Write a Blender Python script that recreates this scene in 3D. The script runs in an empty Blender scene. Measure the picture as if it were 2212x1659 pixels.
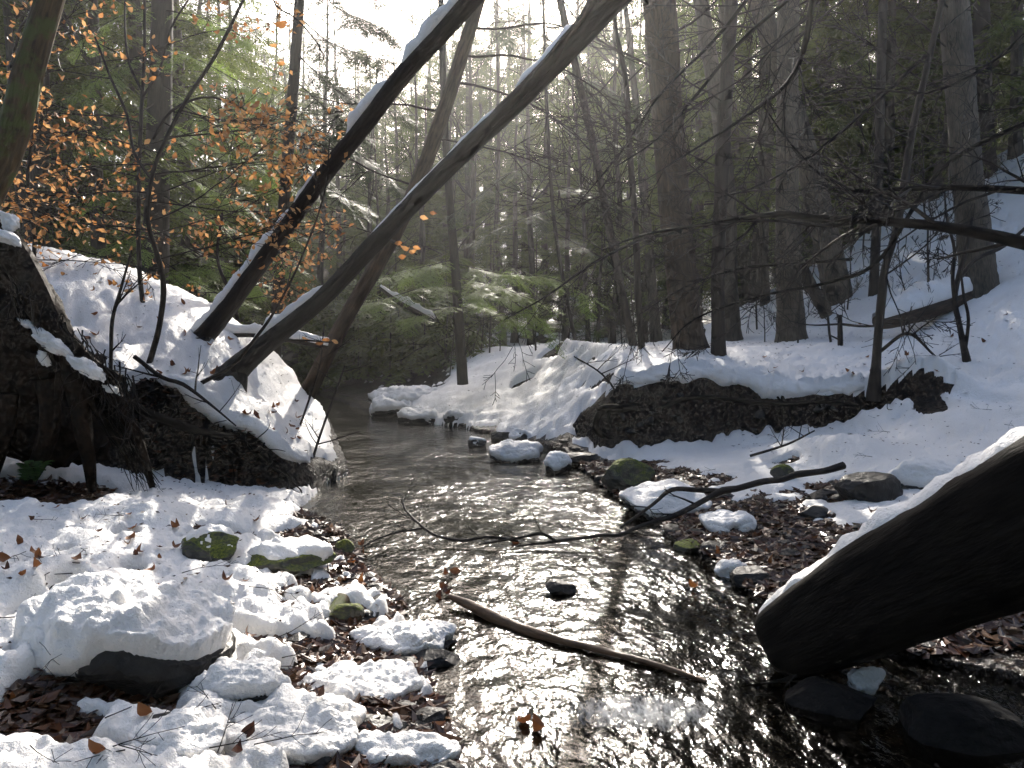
import bpy, math, random
import numpy as np
from mathutils import Vector, Matrix

# ------------------------------------------------------------------ camera, sky, sun, exposure
scene = bpy.context.scene
FPX, PW, PH, HORIZON = 1719.0, 2212.0, 1659.0, 740.0     # photo pixels as displayed, focal length in those pixels
CAMZ = 1.5
PITCH = math.atan((PH / 2 - HORIZON) / FPX)
cam_data = bpy.data.cameras.new('camera')
cam_data.sensor_width = 36.0
cam_data.lens = 36.0 * FPX / PW
cam_data.clip_start, cam_data.clip_end = 0.05, 2000.0
cam = bpy.data.objects.new('camera', cam_data)
scene.collection.objects.link(cam)
cam.location = (0, 0, CAMZ)
cam.rotation_euler = (math.pi / 2 - PITCH, 0, 0)
scene.camera = cam

SUN_AZ, SUN_EL = math.radians(4.5), math.radians(29.5)      # azimuth from +Y towards +X
world = bpy.data.worlds.new('World'); scene.world = world; world.use_nodes = True
wn = world.node_tree.nodes; wl = world.node_tree.links
for n in list(wn): wn.remove(n)
wo = wn.new('ShaderNodeOutputWorld'); wb = wn.new('ShaderNodeBackground'); ws = wn.new('ShaderNodeTexSky')
ws.sky_type = 'NISHITA'; ws.sun_disc = False
ws.sun_elevation = SUN_EL; ws.sun_rotation = SUN_AZ
ws.air_density = 0.75; ws.dust_density = 3.5; ws.ozone_density = 1.0
wb.inputs['Strength'].default_value = 0.15
wl.new(ws.outputs[0], wb.inputs[0]); wl.new(wb.outputs[0], wo.inputs[0])

sd = bpy.data.lights.new('sun', 'SUN'); sd.energy = 5.0; sd.angle = math.radians(0.53); sd.color = (1.0, 0.93, 0.83)
sun = bpy.data.objects.new('sun', sd); scene.collection.objects.link(sun)
sdir = Vector((math.sin(SUN_AZ) * math.cos(SUN_EL), math.cos(SUN_AZ) * math.cos(SUN_EL), math.sin(SUN_EL)))
sun.rotation_euler = (-sdir).to_track_quat('-Z', 'Y').to_euler()
sun.location = sdir * 200

scene.view_settings.view_transform = 'Standard'; scene.view_settings.look = 'None'
scene.view_settings.exposure = 1.27; scene.view_settings.gamma = 1.0
scene.view_settings.use_curve_mapping = False
scene.render.engine = 'CYCLES'
cy = scene.cycles
cy.use_denoising = True; cy.use_light_tree = False
cy.use_adaptive_sampling = True; cy.adaptive_threshold = .03; cy.adaptive_min_samples = 24
cy.max_bounces = 4; cy.diffuse_bounces = 2; cy.glossy_bounces = 2; cy.transmission_bounces = 3
cy.transparent_max_bounces = 8; cy.volume_bounces = 0
cy.caustics_reflective = False; cy.caustics_refractive = False
cy.sample_clamp_indirect = 6.0

# ------------------------------------------------------------------ helpers
C = scene.collection
RNG = np.random.default_rng(7)
random.seed(7)

def link(o): C.objects.link(o); return o

class MB:
    """collects vertices, quads and triangles of one mesh"""
    def __init__(self): self.v = []; self.q = []; self.t = []; self.uv = []; self.n = 0; self.qm = []; self.tm = []
    def add(self, v, q=None, t=None, uv=None, m=0):
        v = np.asarray(v, float).reshape(-1, 3)
        if uv is None: uv = np.zeros((len(v), 2))
        self.v.append(v); self.uv.append(np.asarray(uv, float))
        if q is not None and len(q):
            q = np.asarray(q, int).reshape(-1, 4) + self.n; self.q.append(q); self.qm.append(np.full(len(q), m))
        if t is not None and len(t):
            t = np.asarray(t, int).reshape(-1, 3) + self.n; self.t.append(t); self.tm.append(np.full(len(t), m))
        self.n += len(v)
    def mesh(self, name, mats, smooth=True):
        v = np.concatenate(self.v); uv = np.concatenate(self.uv)
        q = np.concatenate(self.q) if self.q else np.zeros((0, 4), int)
        t = np.concatenate(self.t) if self.t else np.zeros((0, 3), int)
        me = bpy.data.meshes.new(name)
        me.vertices.add(len(v)); me.vertices.foreach_set('co', v.astype(np.float32).ravel())
        li = np.concatenate([q.ravel(), t.ravel()]).astype(np.int32)
        me.loops.add(len(li)); me.loops.foreach_set('vertex_index', li)
        nf = len(q) + len(t)
        me.polygons.add(nf)
        tot = np.concatenate([np.full(len(q), 4), np.full(len(t), 3)]).astype(np.int32)
        st = np.concatenate([[0], np.cumsum(tot)[:-1]]).astype(np.int32)
        me.polygons.foreach_set('loop_start', st); me.polygons.foreach_set('loop_total', tot)
        me.polygons.foreach_set('use_smooth', np.full(nf, bool(smooth)))
        mi = np.concatenate((self.qm or [np.zeros(0)]) + (self.tm or [np.zeros(0)])).astype(np.int32)
        if not isinstance(mats, (list, tuple)): mats = [mats]
        for m in mats: me.materials.append(m)
        me.polygons.foreach_set('material_index', mi)
        ul = me.uv_layers.new(name='UVMap')
        ul.data.foreach_set('uv', uv[li].astype(np.float32).ravel())
        me.update(calc_edges=True); me.validate(clean_customdata=False)
        return me

def put(name, me, parent=None, loc=None, label=None, cat=None, group=None, kind=None):
    o = bpy.data.objects.new(name, me); link(o)
    if loc is not None: o.location = loc
    if parent is not None:
        o.parent = parent
        if loc is None: o.location = -Vector(parent.location)      # mesh was built in world coordinates
    if label: o['label'] = label
    if cat: o['category'] = cat
    if group: o['group'] = group
    if kind: o['kind'] = kind
    return o

def thing(name, label, cat, loc=(0, 0, 0), group=None):
    o = bpy.data.objects.new(name, None); link(o); o.location = loc; o.empty_display_size = .1
    o['label'] = label; o['category'] = cat
    if group: o['group'] = group
    return o

# pixel <-> place
def ray(px, py):
    u, v = (px - PW / 2) / FPX, (PH / 2 - py) / FPX
    cp, sp = math.cos(PITCH), math.sin(PITCH)
    return np.array([u, cp + v * sp, -sp + v * cp])
def at(px, py, Y):
    d = ray(px, py); return np.array([0, 0, CAMZ]) + d * (Y / d[1])

def cross(a, b):
    a = np.asarray(a, float); b = np.asarray(b, float)
    return np.stack([a[..., 1] * b[..., 2] - a[..., 2] * b[..., 1], a[..., 2] * b[..., 0] - a[..., 0] * b[..., 2], a[..., 0] * b[..., 1] - a[..., 1] * b[..., 0]], -1)
# noise
_pr = np.random.default_rng(3)
_P = _pr.permutation(512); _P = np.concatenate([_P, _P, _P])
_G = _pr.normal(size=(512, 2)); _G /= np.linalg.norm(_G, axis=1)[:, None]
_V = _pr.uniform(-1, 1, 512)
def gnoise(x, y):
    x = np.asarray(x, float); y = np.asarray(y, float)
    xi = np.floor(x).astype(int); yi = np.floor(y).astype(int); xf = x - xi; yf = y - yi
    def g(ix, iy, dx, dy):
        k = _P[(_P[ix & 511] + iy) & 511]; return _G[k, 0] * dx + _G[k, 1] * dy
    u = xf ** 3 * (xf * (xf * 6 - 15) + 10); v = yf ** 3 * (yf * (yf * 6 - 15) + 10)
    a = g(xi, yi, xf, yf); b = g(xi + 1, yi, xf - 1, yf); c = g(xi, yi + 1, xf, yf - 1); d = g(xi + 1, yi + 1, xf - 1, yf - 1)
    return 1.5 * ((a + (b - a) * u) * (1 - v) + (c + (d - c) * u) * v)
def fbm(x, y, o=4):
    s = 0; a = 1; t = 0
    for i in range(o): s = s + a * gnoise(x * 2 ** i + 17.3 * i, y * 2 ** i - 9.1 * i); t += a; a *= .5
    return s / t
def billow(x, y, o=3):
    s = 0; a = 1; t = 0
    for i in range(o): s = s + a * np.abs(gnoise(x * 2.1 ** i + 7.3 * i, y * 2.1 ** i - 5.1 * i)); t += a; a *= .5
    return s / t
def vnoise3(p):
    p = np.asarray(p, float); pi = np.floor(p).astype(int); f = p - pi; f = f * f * (3 - 2 * f)
    def h(dx, dy, dz): return _V[_P[(_P[(_P[(pi[:, 0] + dx) & 511] + pi[:, 1] + dy) & 511] + pi[:, 2] + dz) & 511]]
    r = 0
    for dx in (0, 1):
        for dy in (0, 1):
            for dz in (0, 1):
                w = (f[:, 0] if dx else 1 - f[:, 0]) * (f[:, 1] if dy else 1 - f[:, 1]) * (f[:, 2] if dz else 1 - f[:, 2])
                r = r + w * h(dx, dy, dz)
    return r
def fbm3(p, o=3):
    s = 0; a = 1; t = 0
    for i in range(o): s = s + a * vnoise3(p * 2 ** i + 11.7 * i); t += a; a *= .5
    return s / t
def sstep(a, b, x): t = np.clip((x - a) / (b - a), 0, 1); return t * t * (3 - 2 * t)

# ------------------------------------------------------------------ materials
def mat(name):
    m = bpy.data.materials.new(name); m.use_nodes = True
    n = m.node_tree.nodes; l = m.node_tree.links
    return m, n, l, n['Principled BSDF']
def ramp(n, stops):
    r = n.new('ShaderNodeValToRGB'); e = r.color_ramp.elements
    while len(e) > 1: e.remove(e[-1])
    e[0].position = stops[0][0]; e[0].color = (*stops[0][1], 1)
    for p, c in stops[1:]:
        k = e.new(p); k.color = (*c, 1)
    return r
def noise_node(n, l, scale, detail=4, coord=None, rough=.6):
    t = n.new('ShaderNodeTexNoise'); t.inputs['Scale'].default_value = scale
    t.inputs['Detail'].default_value = detail; t.inputs['Roughness'].default_value = rough
    if coord is not None: l.new(coord, t.inputs['Vector'])
    return t
def bump(n, l, h, strength, dist, prev=None):
    b = n.new('ShaderNodeBump'); b.inputs['Strength'].default_value = strength; b.inputs['Distance'].default_value = dist
    l.new(h, b.inputs['Height'])
    if prev is not None: l.new(prev, b.inputs['Normal'])
    return b.outputs['Normal']
def objcoord(n): return n.new('ShaderNodeTexCoord').outputs['Object']
def geopos(n): return n.new('ShaderNodeNewGeometry').outputs['Position']

def bark_material(name, dark, light, moss=0.0, scale=1.0, wet=.75, flake=0):
    m, n, l, p = mat(name)
    uv = n.new('ShaderNodeTexCoord').outputs['UV']
    mp = n.new('ShaderNodeMapping'); mp.inputs['Scale'].default_value = (34 * scale, 5 * scale, 1); l.new(uv, mp.inputs[0])
    a = noise_node(n, l, 1.0, 4, mp.outputs[0], .65)
    mp2 = n.new('ShaderNodeMapping'); mp2.inputs['Scale'].default_value = (4, 2.2, 1); l.new(uv, mp2.inputs[0])
    b = noise_node(n, l, 1.0, 2, mp2.outputs[0])
    r = ramp(n, [(.32, dark), (.68, light)]); l.new(a.outputs[0], r.inputs[0])
    mx = n.new('ShaderNodeMixRGB'); mx.blend_type = 'MULTIPLY'; mx.inputs[0].default_value = .8
    r2 = ramp(n, [(.3, (.5, .48, .46)), (.7, (1.25, 1.2, 1.1))]); l.new(b.outputs[0], r2.inputs[0])
    l.new(r.outputs[0], mx.inputs[1]); l.new(r2.outputs[0], mx.inputs[2])
    col = mx.outputs[0]
    if moss > 0:
        g = noise_node(n, l, 7.0, 5, geopos(n))
        rm = ramp(n, [(.62 - moss * .3, (0, 0, 0)), (.72 - moss * .3, (1, 1, 1))]); l.new(g.outputs[0], rm.inputs[0])
        mm = n.new('ShaderNodeMixRGB'); l.new(rm.outputs[0], mm.inputs[0]); l.new(col, mm.inputs[1]); mm.inputs[2].default_value = (.07, .085, .02, 1)
        col = mm.outputs[0]
    l.new(col, p.inputs['Base Color'])
    p.inputs['Roughness'].default_value = wet; p.inputs['Specular IOR Level'].default_value = .35
    l.new(bump(n, l, a.outputs[0], .8, .012), p.inputs['Normal'])
    return m

def simple(name, c1, c2, scale, rough=.8, bs=.5, bd=.01, spec=.3, detail=3, lo=.35, hi=.65):
    m, n, l, p = mat(name)
    t = noise_node(n, l, scale, detail, geopos(n), .65)
    r = ramp(n, [(lo, c1), (hi, c2)]); l.new(t.outputs[0], r.inputs[0]); l.new(r.outputs[0], p.inputs['Base Color'])
    p.inputs['Roughness'].default_value = rough; p.inputs['Specular IOR Level'].default_value = spec
    l.new(bump(n, l, t.outputs[0], bs, bd), p.inputs['Normal'])
    return m

M = {}
M['bark_dark'] = bark_material('bark_dark', (.007, .005, .004), (.036, .027, .021), scale=1.3)
M['bark_brown'] = bark_material('bark_brown', (.018, .012, .008), (.095, .066, .045))
M['bark_grey'] = bark_material('bark_grey', (.035, .029, .022), (.15, .125, .095), scale=1.5)
M['bark_mossy'] = bark_material('bark_mossy', (.03, .022, .012), (.13, .09, .045), moss=.5)
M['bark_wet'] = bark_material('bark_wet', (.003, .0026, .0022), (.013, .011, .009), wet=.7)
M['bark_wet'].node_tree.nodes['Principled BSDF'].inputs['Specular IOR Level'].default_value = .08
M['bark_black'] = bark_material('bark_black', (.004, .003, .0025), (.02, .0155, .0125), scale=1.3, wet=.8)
M['bark_far'] = bark_material('bark_far', (.02, .016, .013), (.085, .07, .055))
M['twig'] = simple('twig', (.010, .0075, .006), (.032, .024, .018), 14, .6, .2, .002, .2)
M['wood_drift'] = bark_material('wood_drift', (.05, .028, .014), (.22, .13, .07), wet=.4)
M['soil'] = simple('soil', (.005, .004, .003), (.024, .015, .009), 9, .75, .9, .03)
for _n in ('soil',): M[_n].node_tree.nodes['Principled BSDF'].inputs['Specular IOR Level'].default_value = .1
M['moss'] = simple('moss', (.02, .03, .004), (.12, .14, .02), 30, .9, .8, .02, .2)

def snow_material():
    m, n, l, p = mat('snow')
    co = geopos(n)
    a = noise_node(n, l, 42, 3, co, .7); b = noise_node(n, l, 220, 1, co, .6); c = noise_node(n, l, 1.5, 1, co)
    r = ramp(n, [(.3, (.85, .825, .79)), (.7, (.93, .905, .87))]); l.new(c.outputs[0], r.inputs[0])
    l.new(r.outputs[0], p.inputs['Base Color'])
    p.inputs['Roughness'].default_value = .55; p.inputs['Specular IOR Level'].default_value = .4
    nb = bump(n, l, a.outputs[0], .7, .022); nb = bump(n, l, b.outputs[0], .4, .005, nb)
    l.new(nb, p.inputs['Normal'])
    p.inputs['Subsurface Weight'].default_value = 0.2; p.inputs['Subsurface Radius'].default_value = (.9, .95, 1.0); p.inputs['Subsurface Scale'].default_value = .03
    return m
M['snow'] = snow_material()

def ground_material():
    m, n, l, p = mat('ground')
    co = geopos(n)
    v = n.new('ShaderNodeTexVoronoi'); v.inputs['Scale'].default_value = 22; l.new(co, v.inputs['Vector'])
    a = noise_node(n, l, 6, 4, co, .7); b = noise_node(n, l, 60, 2, co, .7)
    r = ramp(n, [(.25, (.004, .003, .0025)), (.55, (.017, .011, .007)), (.8, (.045, .027, .016))])
    mixf = n.new('ShaderNodeMath'); mixf.operation = 'MULTIPLY_ADD'; l.new(v.outputs['Color'], mixf.inputs[0]); mixf.inputs[1].default_value = .45
    l.new(a.outputs[0], mixf.inputs[2])
    sb = n.new('ShaderNodeMath'); sb.operation = 'SUBTRACT'; l.new(mixf.outputs[0], sb.inputs[0]); sb.inputs[1].default_value = .2
    l.new(sb.outputs[0], r.inputs[0]); l.new(r.outputs[0], p.inputs['Base Color'])
    # wet near the water line, dry higher up
    sx = n.new('ShaderNodeSeparateXYZ'); l.new(co, sx.inputs[0])
    mr = n.new('ShaderNodeMapRange'); l.new(sx.outputs['Z'], mr.inputs['Value'])
    mr.inputs['From Min'].default_value = .1; mr.inputs['From Max'].default_value = .5
    mr.inputs['To Min'].default_value = .22; mr.inputs['To Max'].default_value = .85
    l.new(mr.outputs[0], p.inputs['Roughness'])
    p.inputs['Specular IOR Level'].default_value = .3
    nb = bump(n, l, v.outputs['Distance'], .8, .04); nb = bump(n, l, a.outputs[0], .9, .10, nb); nb = bump(n, l, b.outputs[0], .8, .02, nb)
    l.new(nb, p.inputs['Normal'])
    return m
M['ground'] = ground_material()

def rock_material(name, c1, c2, moss=0.0, rough=.35):
    m, n, l, p = mat(name)
    co = geopos(n)
    a = noise_node(n, l, 8, 4, co, .7); b = noise_node(n, l, 70, 2, co, .6)
    r = ramp(n, [(.3, c1), (.7, c2)]); l.new(a.outputs[0], r.inputs[0]); col = r.outputs[0]
    if moss:
        g = n.new('ShaderNodeNewGeometry'); sx = n.new('ShaderNodeSeparateXYZ'); l.new(g.outputs['Normal'], sx.inputs[0])
        ma = n.new('ShaderNodeMath'); ma.operation = 'MULTIPLY_ADD'; l.new(a.outputs[0], ma.inputs[0]); ma.inputs[1].default_value = 1.6; l.new(sx.outputs['Z'], ma.inputs[2])
        rm = ramp(n, [(.95 - .3 * moss, (0, 0, 0)), (1.0, (1, 1, 1))])
        hv = n.new('ShaderNodeMath'); hv.operation = 'MULTIPLY'; hv.inputs[1].default_value = .62; l.new(ma.outputs[0], hv.inputs[0]); l.new(hv.outputs[0], rm.inputs[0])
        mx = n.new('ShaderNodeMixRGB'); l.new(rm.outputs[0], mx.inputs[0]); l.new(col, mx.inputs[1])
        gr = ramp(n, [(.35, (.035, .05, .006)), (.65, (.17, .19, .02))]); l.new(b.outputs[0], gr.inputs[0]); l.new(gr.outputs[0], mx.inputs[2]); col = mx.outputs[0]
        rr = ramp(n, [(0, (rough,) * 3), (1, (.9,) * 3)]); l.new(rm.outputs[0], rr.inputs[0]); l.new(rr.outputs[0], p.inputs['Roughness'])
    else: p.inputs['Roughness'].default_value = rough
    l.new(col, p.inputs['Base Color'])
    nb = bump(n, l, a.outputs[0], .5, .03); nb = bump(n, l, b.outputs[0], .4, .006, nb); l.new(nb, p.inputs['Normal'])
    return m
M['rock'] = rock_material('rock', (.010, .0095, .009), (.042, .038, .034), rough=.5)
M['rock'].node_tree.nodes['Principled BSDF'].inputs['Specular IOR Level'].default_value = .3
M['rock_mossy'] = rock_material('rock_mossy', (.02, .019, .015), (.07, .065, .05), moss=1.0)
M['rock_shaded'] = rock_material('rock_shaded', (.004, .004, .004), (.016, .015, .014), rough=.75)  # rock copy with the shade below the log put into its colour
M['rock_shaded'].node_tree.nodes['Principled BSDF'].inputs['Specular IOR Level'].default_value = .12
M['rock_dry'] = rock_material('rock_dry', (.04, .035, .03), (.14, .12, .10), rough=.7)

def leaf_material(name, cols, transl=.45, rough=.5):
    m, n, l, p = mat(name)
    oi = n.new('ShaderNodeObjectInfo'); ge = n.new('ShaderNodeNewGeometry')
    ad = n.new('ShaderNodeMath'); ad.operation = 'ADD'; l.new(oi.outputs['Random'], ad.inputs[0]); l.new(ge.outputs['Random Per Island'], ad.inputs[1])
    fr = n.new('ShaderNodeMath'); fr.operation = 'FRACT'; l.new(ad.outputs[0], fr.inputs[0])
    r = ramp(n, [(i / max(1, len(cols) - 1), c) for i, c in enumerate(cols)]); l.new(fr.outputs[0], r.inputs[0])
    l.new(r.outputs[0], p.inputs['Base Color']); p.inputs['Roughness'].default_value = rough; p.inputs['Specular IOR Level'].default_value = .4
    tr = n.new('ShaderNodeBsdfTranslucent'); l.new(r.outputs[0], tr.inputs[0])
    mx = n.new('ShaderNodeMixShader'); mx.inputs[0].default_value = transl
    l.new(p.outputs[0], mx.inputs[1]); l.new(tr.outputs[0], mx.inputs[2]); l.new(mx.outputs[0], n['Material Output'].inputs[0])
    return m
M['beech_leaf'] = leaf_material('beech_leaf', [(.34, .14, .04), (.52, .26, .09), (.60, .36, .16), (.40, .18, .06), (.22, .10, .04)], .5)
M['fallen_leaf'] = leaf_material('fallen_leaf', [(.06, .022, .012), (.13, .05, .02), (.26, .10, .03), (.09, .035, .015)], .25, .4)
M['litter'] = leaf_material('litter', [(.018, .009, .006), (.055, .022, .010), (.11, .04, .015), (.03, .013, .007), (.15, .08, .04)], .1, .28)
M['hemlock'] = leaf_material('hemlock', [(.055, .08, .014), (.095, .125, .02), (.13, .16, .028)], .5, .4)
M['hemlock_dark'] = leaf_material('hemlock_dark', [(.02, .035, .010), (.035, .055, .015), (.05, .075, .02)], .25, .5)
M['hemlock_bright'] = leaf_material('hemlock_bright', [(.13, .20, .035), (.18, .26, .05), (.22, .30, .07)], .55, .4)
M['fern'] = leaf_material('fern', [(.03, .07, .012), (.06, .12, .02)], .4)

def water_material():
    m, n, l, p = mat('water'); n.remove(p)
    co = geopos(n)
    mp = n.new('ShaderNodeMapping'); mp.inputs['Scale'].default_value = (1.0, .62, 1); l.new(co, mp.inputs[0])
    a = noise_node(n, l, 9, 3, mp.outputs[0], .55); b = noise_node(n, l, 34, 3, mp.outputs[0], .6); c = noise_node(n, l, 85, 2, co, .5)
    cal = noise_node(n, l, .9, 2, co)                                     # calm and ruffled stretches
    cr = ramp(n, [(.36, (.35,) * 3), (.6, (1,) * 3)]); l.new(cal.outputs[0], cr.inputs[0])
    nb = n.new('ShaderNodeBump'); nb.inputs['Distance'].default_value = .030; l.new(cr.outputs[0], nb.inputs['Strength']); l.new(a.outputs[0], nb.inputs['Height'])
    nb2 = n.new('ShaderNodeBump'); nb2.inputs['Distance'].default_value = .0068; l.new(cr.outputs[0], nb2.inputs['Strength']); l.new(b.outputs[0], nb2.inputs['Height']); l.new(nb.outputs[0], nb2.inputs['Normal'])
    nb3 = n.new('ShaderNodeBump'); nb3.inputs['Distance'].default_value = .0013; nb3.inputs['Strength'].default_value = .6; l.new(c.outputs[0], nb3.inputs['Height']); l.new(nb2.outputs[0], nb3.inputs['Normal'])
    N = nb3.outputs[0]
    fr = n.new('ShaderNodeFresnel'); fr.inputs[0].default_value = 1.33; l.new(N, fr.inputs['Normal'])
    gl = n.new('ShaderNodeBsdfGlossy'); gl.inputs['Roughness'].default_value = .115; l.new(N, gl.inputs['Normal'])
    tr = n.new('ShaderNodeBsdfTransparent'); tr.inputs[0].default_value = (.40, .37, .27, 1)
    mx = n.new('ShaderNodeMixShader'); l.new(fr.outputs[0], mx.inputs[0]); l.new(tr.outputs[0], mx.inputs[1]); l.new(gl.outputs[0], mx.inputs[2])
    # white water where the stream tumbles over a sill
    at_ = n.new('ShaderNodeAttribute'); at_.attribute_name = 'foam'
    mf = n.new('ShaderNodeMapping'); mf.inputs['Scale'].default_value = (1.0, .35, 1); mf.inputs['Rotation'].default_value = (0, 0, .5); l.new(co, mf.inputs[0])
    fo = noise_node(n, l, 42, 4, mf.outputs[0], .75)
    mu = n.new('ShaderNodeMath'); mu.operation = 'MULTIPLY'; l.new(fo.outputs[0], mu.inputs[0]); l.new(at_.outputs['Fac'], mu.inputs[1])
    rf = ramp(n, [(.26, (0, 0, 0)), (.6, (.7,) * 3)])
    sc = n.new('ShaderNodeMath'); sc.operation = 'MULTIPLY'; sc.inputs[1].default_value = 1.0; l.new(mu.outputs[0], sc.inputs[0]); l.new(sc.outputs[0], rf.inputs[0])
    df = n.new('ShaderNodeBsdfDiffuse'); df.inputs[0].default_value = (.75, .76, .74, 1)
    m2 = n.new('ShaderNodeMixShader'); l.new(rf.outputs[0], m2.inputs[0]); l.new(mx.outputs[0], m2.inputs[1]); l.new(df.outputs[0], m2.inputs[2])
    l.new(m2.outputs[0], n['Material Output'].inputs[0])
    return m
M['water'] = water_material()
# ------------------------------------------------------------------ terrain
SY = [-8, 2.8, 3.4, 3.9, 4.6, 5.6, 7.1, 8.9, 10.7, 13.6, 16.1, 19.8, 26, 40, 140]
SL = [-.1, -.25, -.33, -.42, -.72, -1.15, -1.94, -1.85, -2.65, -3.5, -4.3, -5.5, -9, -18, -80]
SR = [2.6, 2.5, 2.2, 1.6, 1.32, 1.28, 1.05, .85, .46, -.76, -2.7, -4.2, -7.2, -15, -76]
def shore(Y): return np.interp(Y, SY, SL), np.interp(Y, SY, SR)

def base_height(X, Y):
    """soil surface without snow"""
    X = np.asarray(X, float); Y = np.asarray(Y, float)
    wob = .16 * fbm(X * .9, Y * .9, 3)
    L, R = shore(Y)
    dl = L - X + wob; dr = X - R + wob
    # left: low bench, then the cut mound
    zl = .03 + np.interp(Y, [3.2, 5.5], [.075, .15]) * np.clip(dl, 0, 3.2) + .05 * np.clip(dl - 3.2, 0, 20)
    ridge = np.interp(X, [-14, -6, -4.9, -3.9, -3.2, -2.8, -2.5, -2.1, -1.75], [3.0, 2.35, 2.15, 1.8, 1.4, 1.05, .62, .28, 0.0])
    toe = np.interp(X, [-14, -4, -2.3, -1.95, -1.7], [7.2, 7.15, 7.05, 7.5, 8.6]) + .22 * fbm(X * 1.5, Y * .3 + 5, 2)
    step = np.interp(X, [-14, -3.4, -2.9, -2.4, -2.1, -1.8], [.95, 1.0, .85, .55, .36, 0.0]) * (1 + .35 * fbm(X * 2.6 + 8, Y * 1.2, 2))
    f = (Y - toe)
    rise = step * sstep(0, .26 + .35 * np.clip(fbm(X * 2.2 + 31, Y * .5, 2), 0, 1), f) + np.clip(ridge - step, 0, 9) * sstep(.1, 2.6, f) ** .85
    rise = np.minimum(rise, np.maximum(ridge, step))
    back = 1 - sstep(10.0, 12.4, Y + .25 * (X + 3))
    mound = .3 * (X < -1.7) * 0 + rise * back
    backland = (.5 + .09 * np.clip(-X - 5, 0, 30)) * sstep(10.5, 15, Y) * sstep(.2, 3.5, dl)
    zl = np.maximum(zl * (1 - .5 * sstep(0, 1, rise)), backland) * 1.0 + mound * (1 - .3 * 0)
    zl = zl + .10 * np.clip(-X - 9, 0, 60) * sstep(14, 24, Y)
    # right: shingle bar, undercut terrace, hill
    zr = .02 + .075 * np.clip(dr, 0, 3.0) + .16 * np.clip(dr - 3.0, 0, 3)
    bx = [-3, .9, 1.15, 2.2, 3.2, 4.2, 4.9, 6, 12]
    by = [12.6, 10.6, 9.85, 9.75, 9.9, 9.75, 9.5, 8.8, 6]
    bl = np.interp(X, bx, by) + .14 * fbm(X * 1.5, Y * .2, 2)
    edge = np.interp(X, [.5, 1.2, 4.3, 5.2], [.25, .68, .72, .3])       # drop of the bank
    fb = Y - bl
    terr = np.interp(Y, [6, 9.5, 12, 14, 18, 30, 140], [.55, .85, 1.28, 1.35, 1.30, 1.2, 1.2])
    terr = terr + .05 * fbm(X * .6, Y * .6, 3) + .08 * np.exp(-(((X - 2.3) / .55) ** 2 + ((Y - 10.4) / .8) ** 2)) - .12 * sstep(2.8, 3.4, X) * sstep(11.5, 10, Y)
    soft = np.minimum(.05 + .17 * np.clip(dr, 0, 20), terr)               # gentle snowy slope towards the centre
    hard = terr * sstep(0, .34, fb) * np.clip(edge / .7, 0, 1) + (1 - np.clip(edge / .7, 0, 1)) * terr * sstep(-2.4, 1.2, fb)
    lim = .05 + .30 * np.clip(dr, 0, 20) + 1.25 * sstep(.2, 2.6, X + .2 * fbm(X * 2, Y * 2 + 3, 2))
    zr2 = np.maximum(zr, np.minimum(hard, lim))
    zr2 = np.maximum(zr2, np.where(Y > 10.2, soft, 0))
    foot = np.interp(Y, [-8, 4, 8, 13, 20, 60, 140], [6, 5.6, 6.4, 6.4, 4.2, 28.2, 80])
    h = X - foot
    hill = .6 * (np.sqrt(h * h + .8) + h) * .5
    hill = np.where(h > 16, hill * 0 + .6 * 16 + np.clip(.25 * (h - 16), 0, 12), hill)
    zr2 = zr2 + hill
    zb = -.04 - .20 * sstep(0, .55, np.minimum(-dl, -dr)) + .05 * fbm(X * 2.3, Y * 2.3, 4)
    far = .12 * np.clip(Y - 34, 0, 200) + .16 * np.clip(Y - 55, 0, 200)
    z = np.where(dl > 0, zl, np.where(dr > 0, zr2, zb))
    z = z + far * sstep(-1, 6, np.maximum(dl, dr))
    # small swells
    z = z + (.03 * fbm(X * 1.6 + 3, Y * 1.6, 4) + .012 * fbm(X * 7, Y * 7, 3)) * sstep(-.1, .4, np.maximum(dl, dr))
    return z

LUMPS = []      # (x, y, radius, height) soft mounds lying under the snow
def lump_px(px, py, z, r, h):
    d = ray(px, py); k = (z - CAMZ) / d[2]; LUMPS.append((d[0] * k, d[1] * k, r, h))
lump_px(1990, 930, .42, .55, .38); lump_px(2090, 960, .35, .7, .18); lump_px(1700, 985, .25, .5, .10)
lump_px(1830, 985, .3, .6, .2); lump_px(1200, 850, .5, .8, .14); lump_px(1090, 850, .4, .8, .10)
lump_px(180, 1290, .3, .40, .10); lump_px(520, 1300, .15, .35, .10); lump_px(90, 1480, .2, .35, .12); lump_px(40, 1250, .4, .5, .12)
lump_px(330, 1130, .3, .5, .12); lump_px(600, 1120, .1, .3, .10); lump_px(690, 1150, .1, .3, .08)
def height(X, Y):
    z = base_height(X, Y)
    for (lx, ly, r, h) in LUMPS:
        d2 = ((X - lx) ** 2 + (Y - ly) ** 2) / (r * r)
        z = z + h * np.exp(-d2 * 1.6) * (d2 < 9)
    return z
def h1(x, y): return float(height(np.array([x]), np.array([y]))[0])

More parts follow.
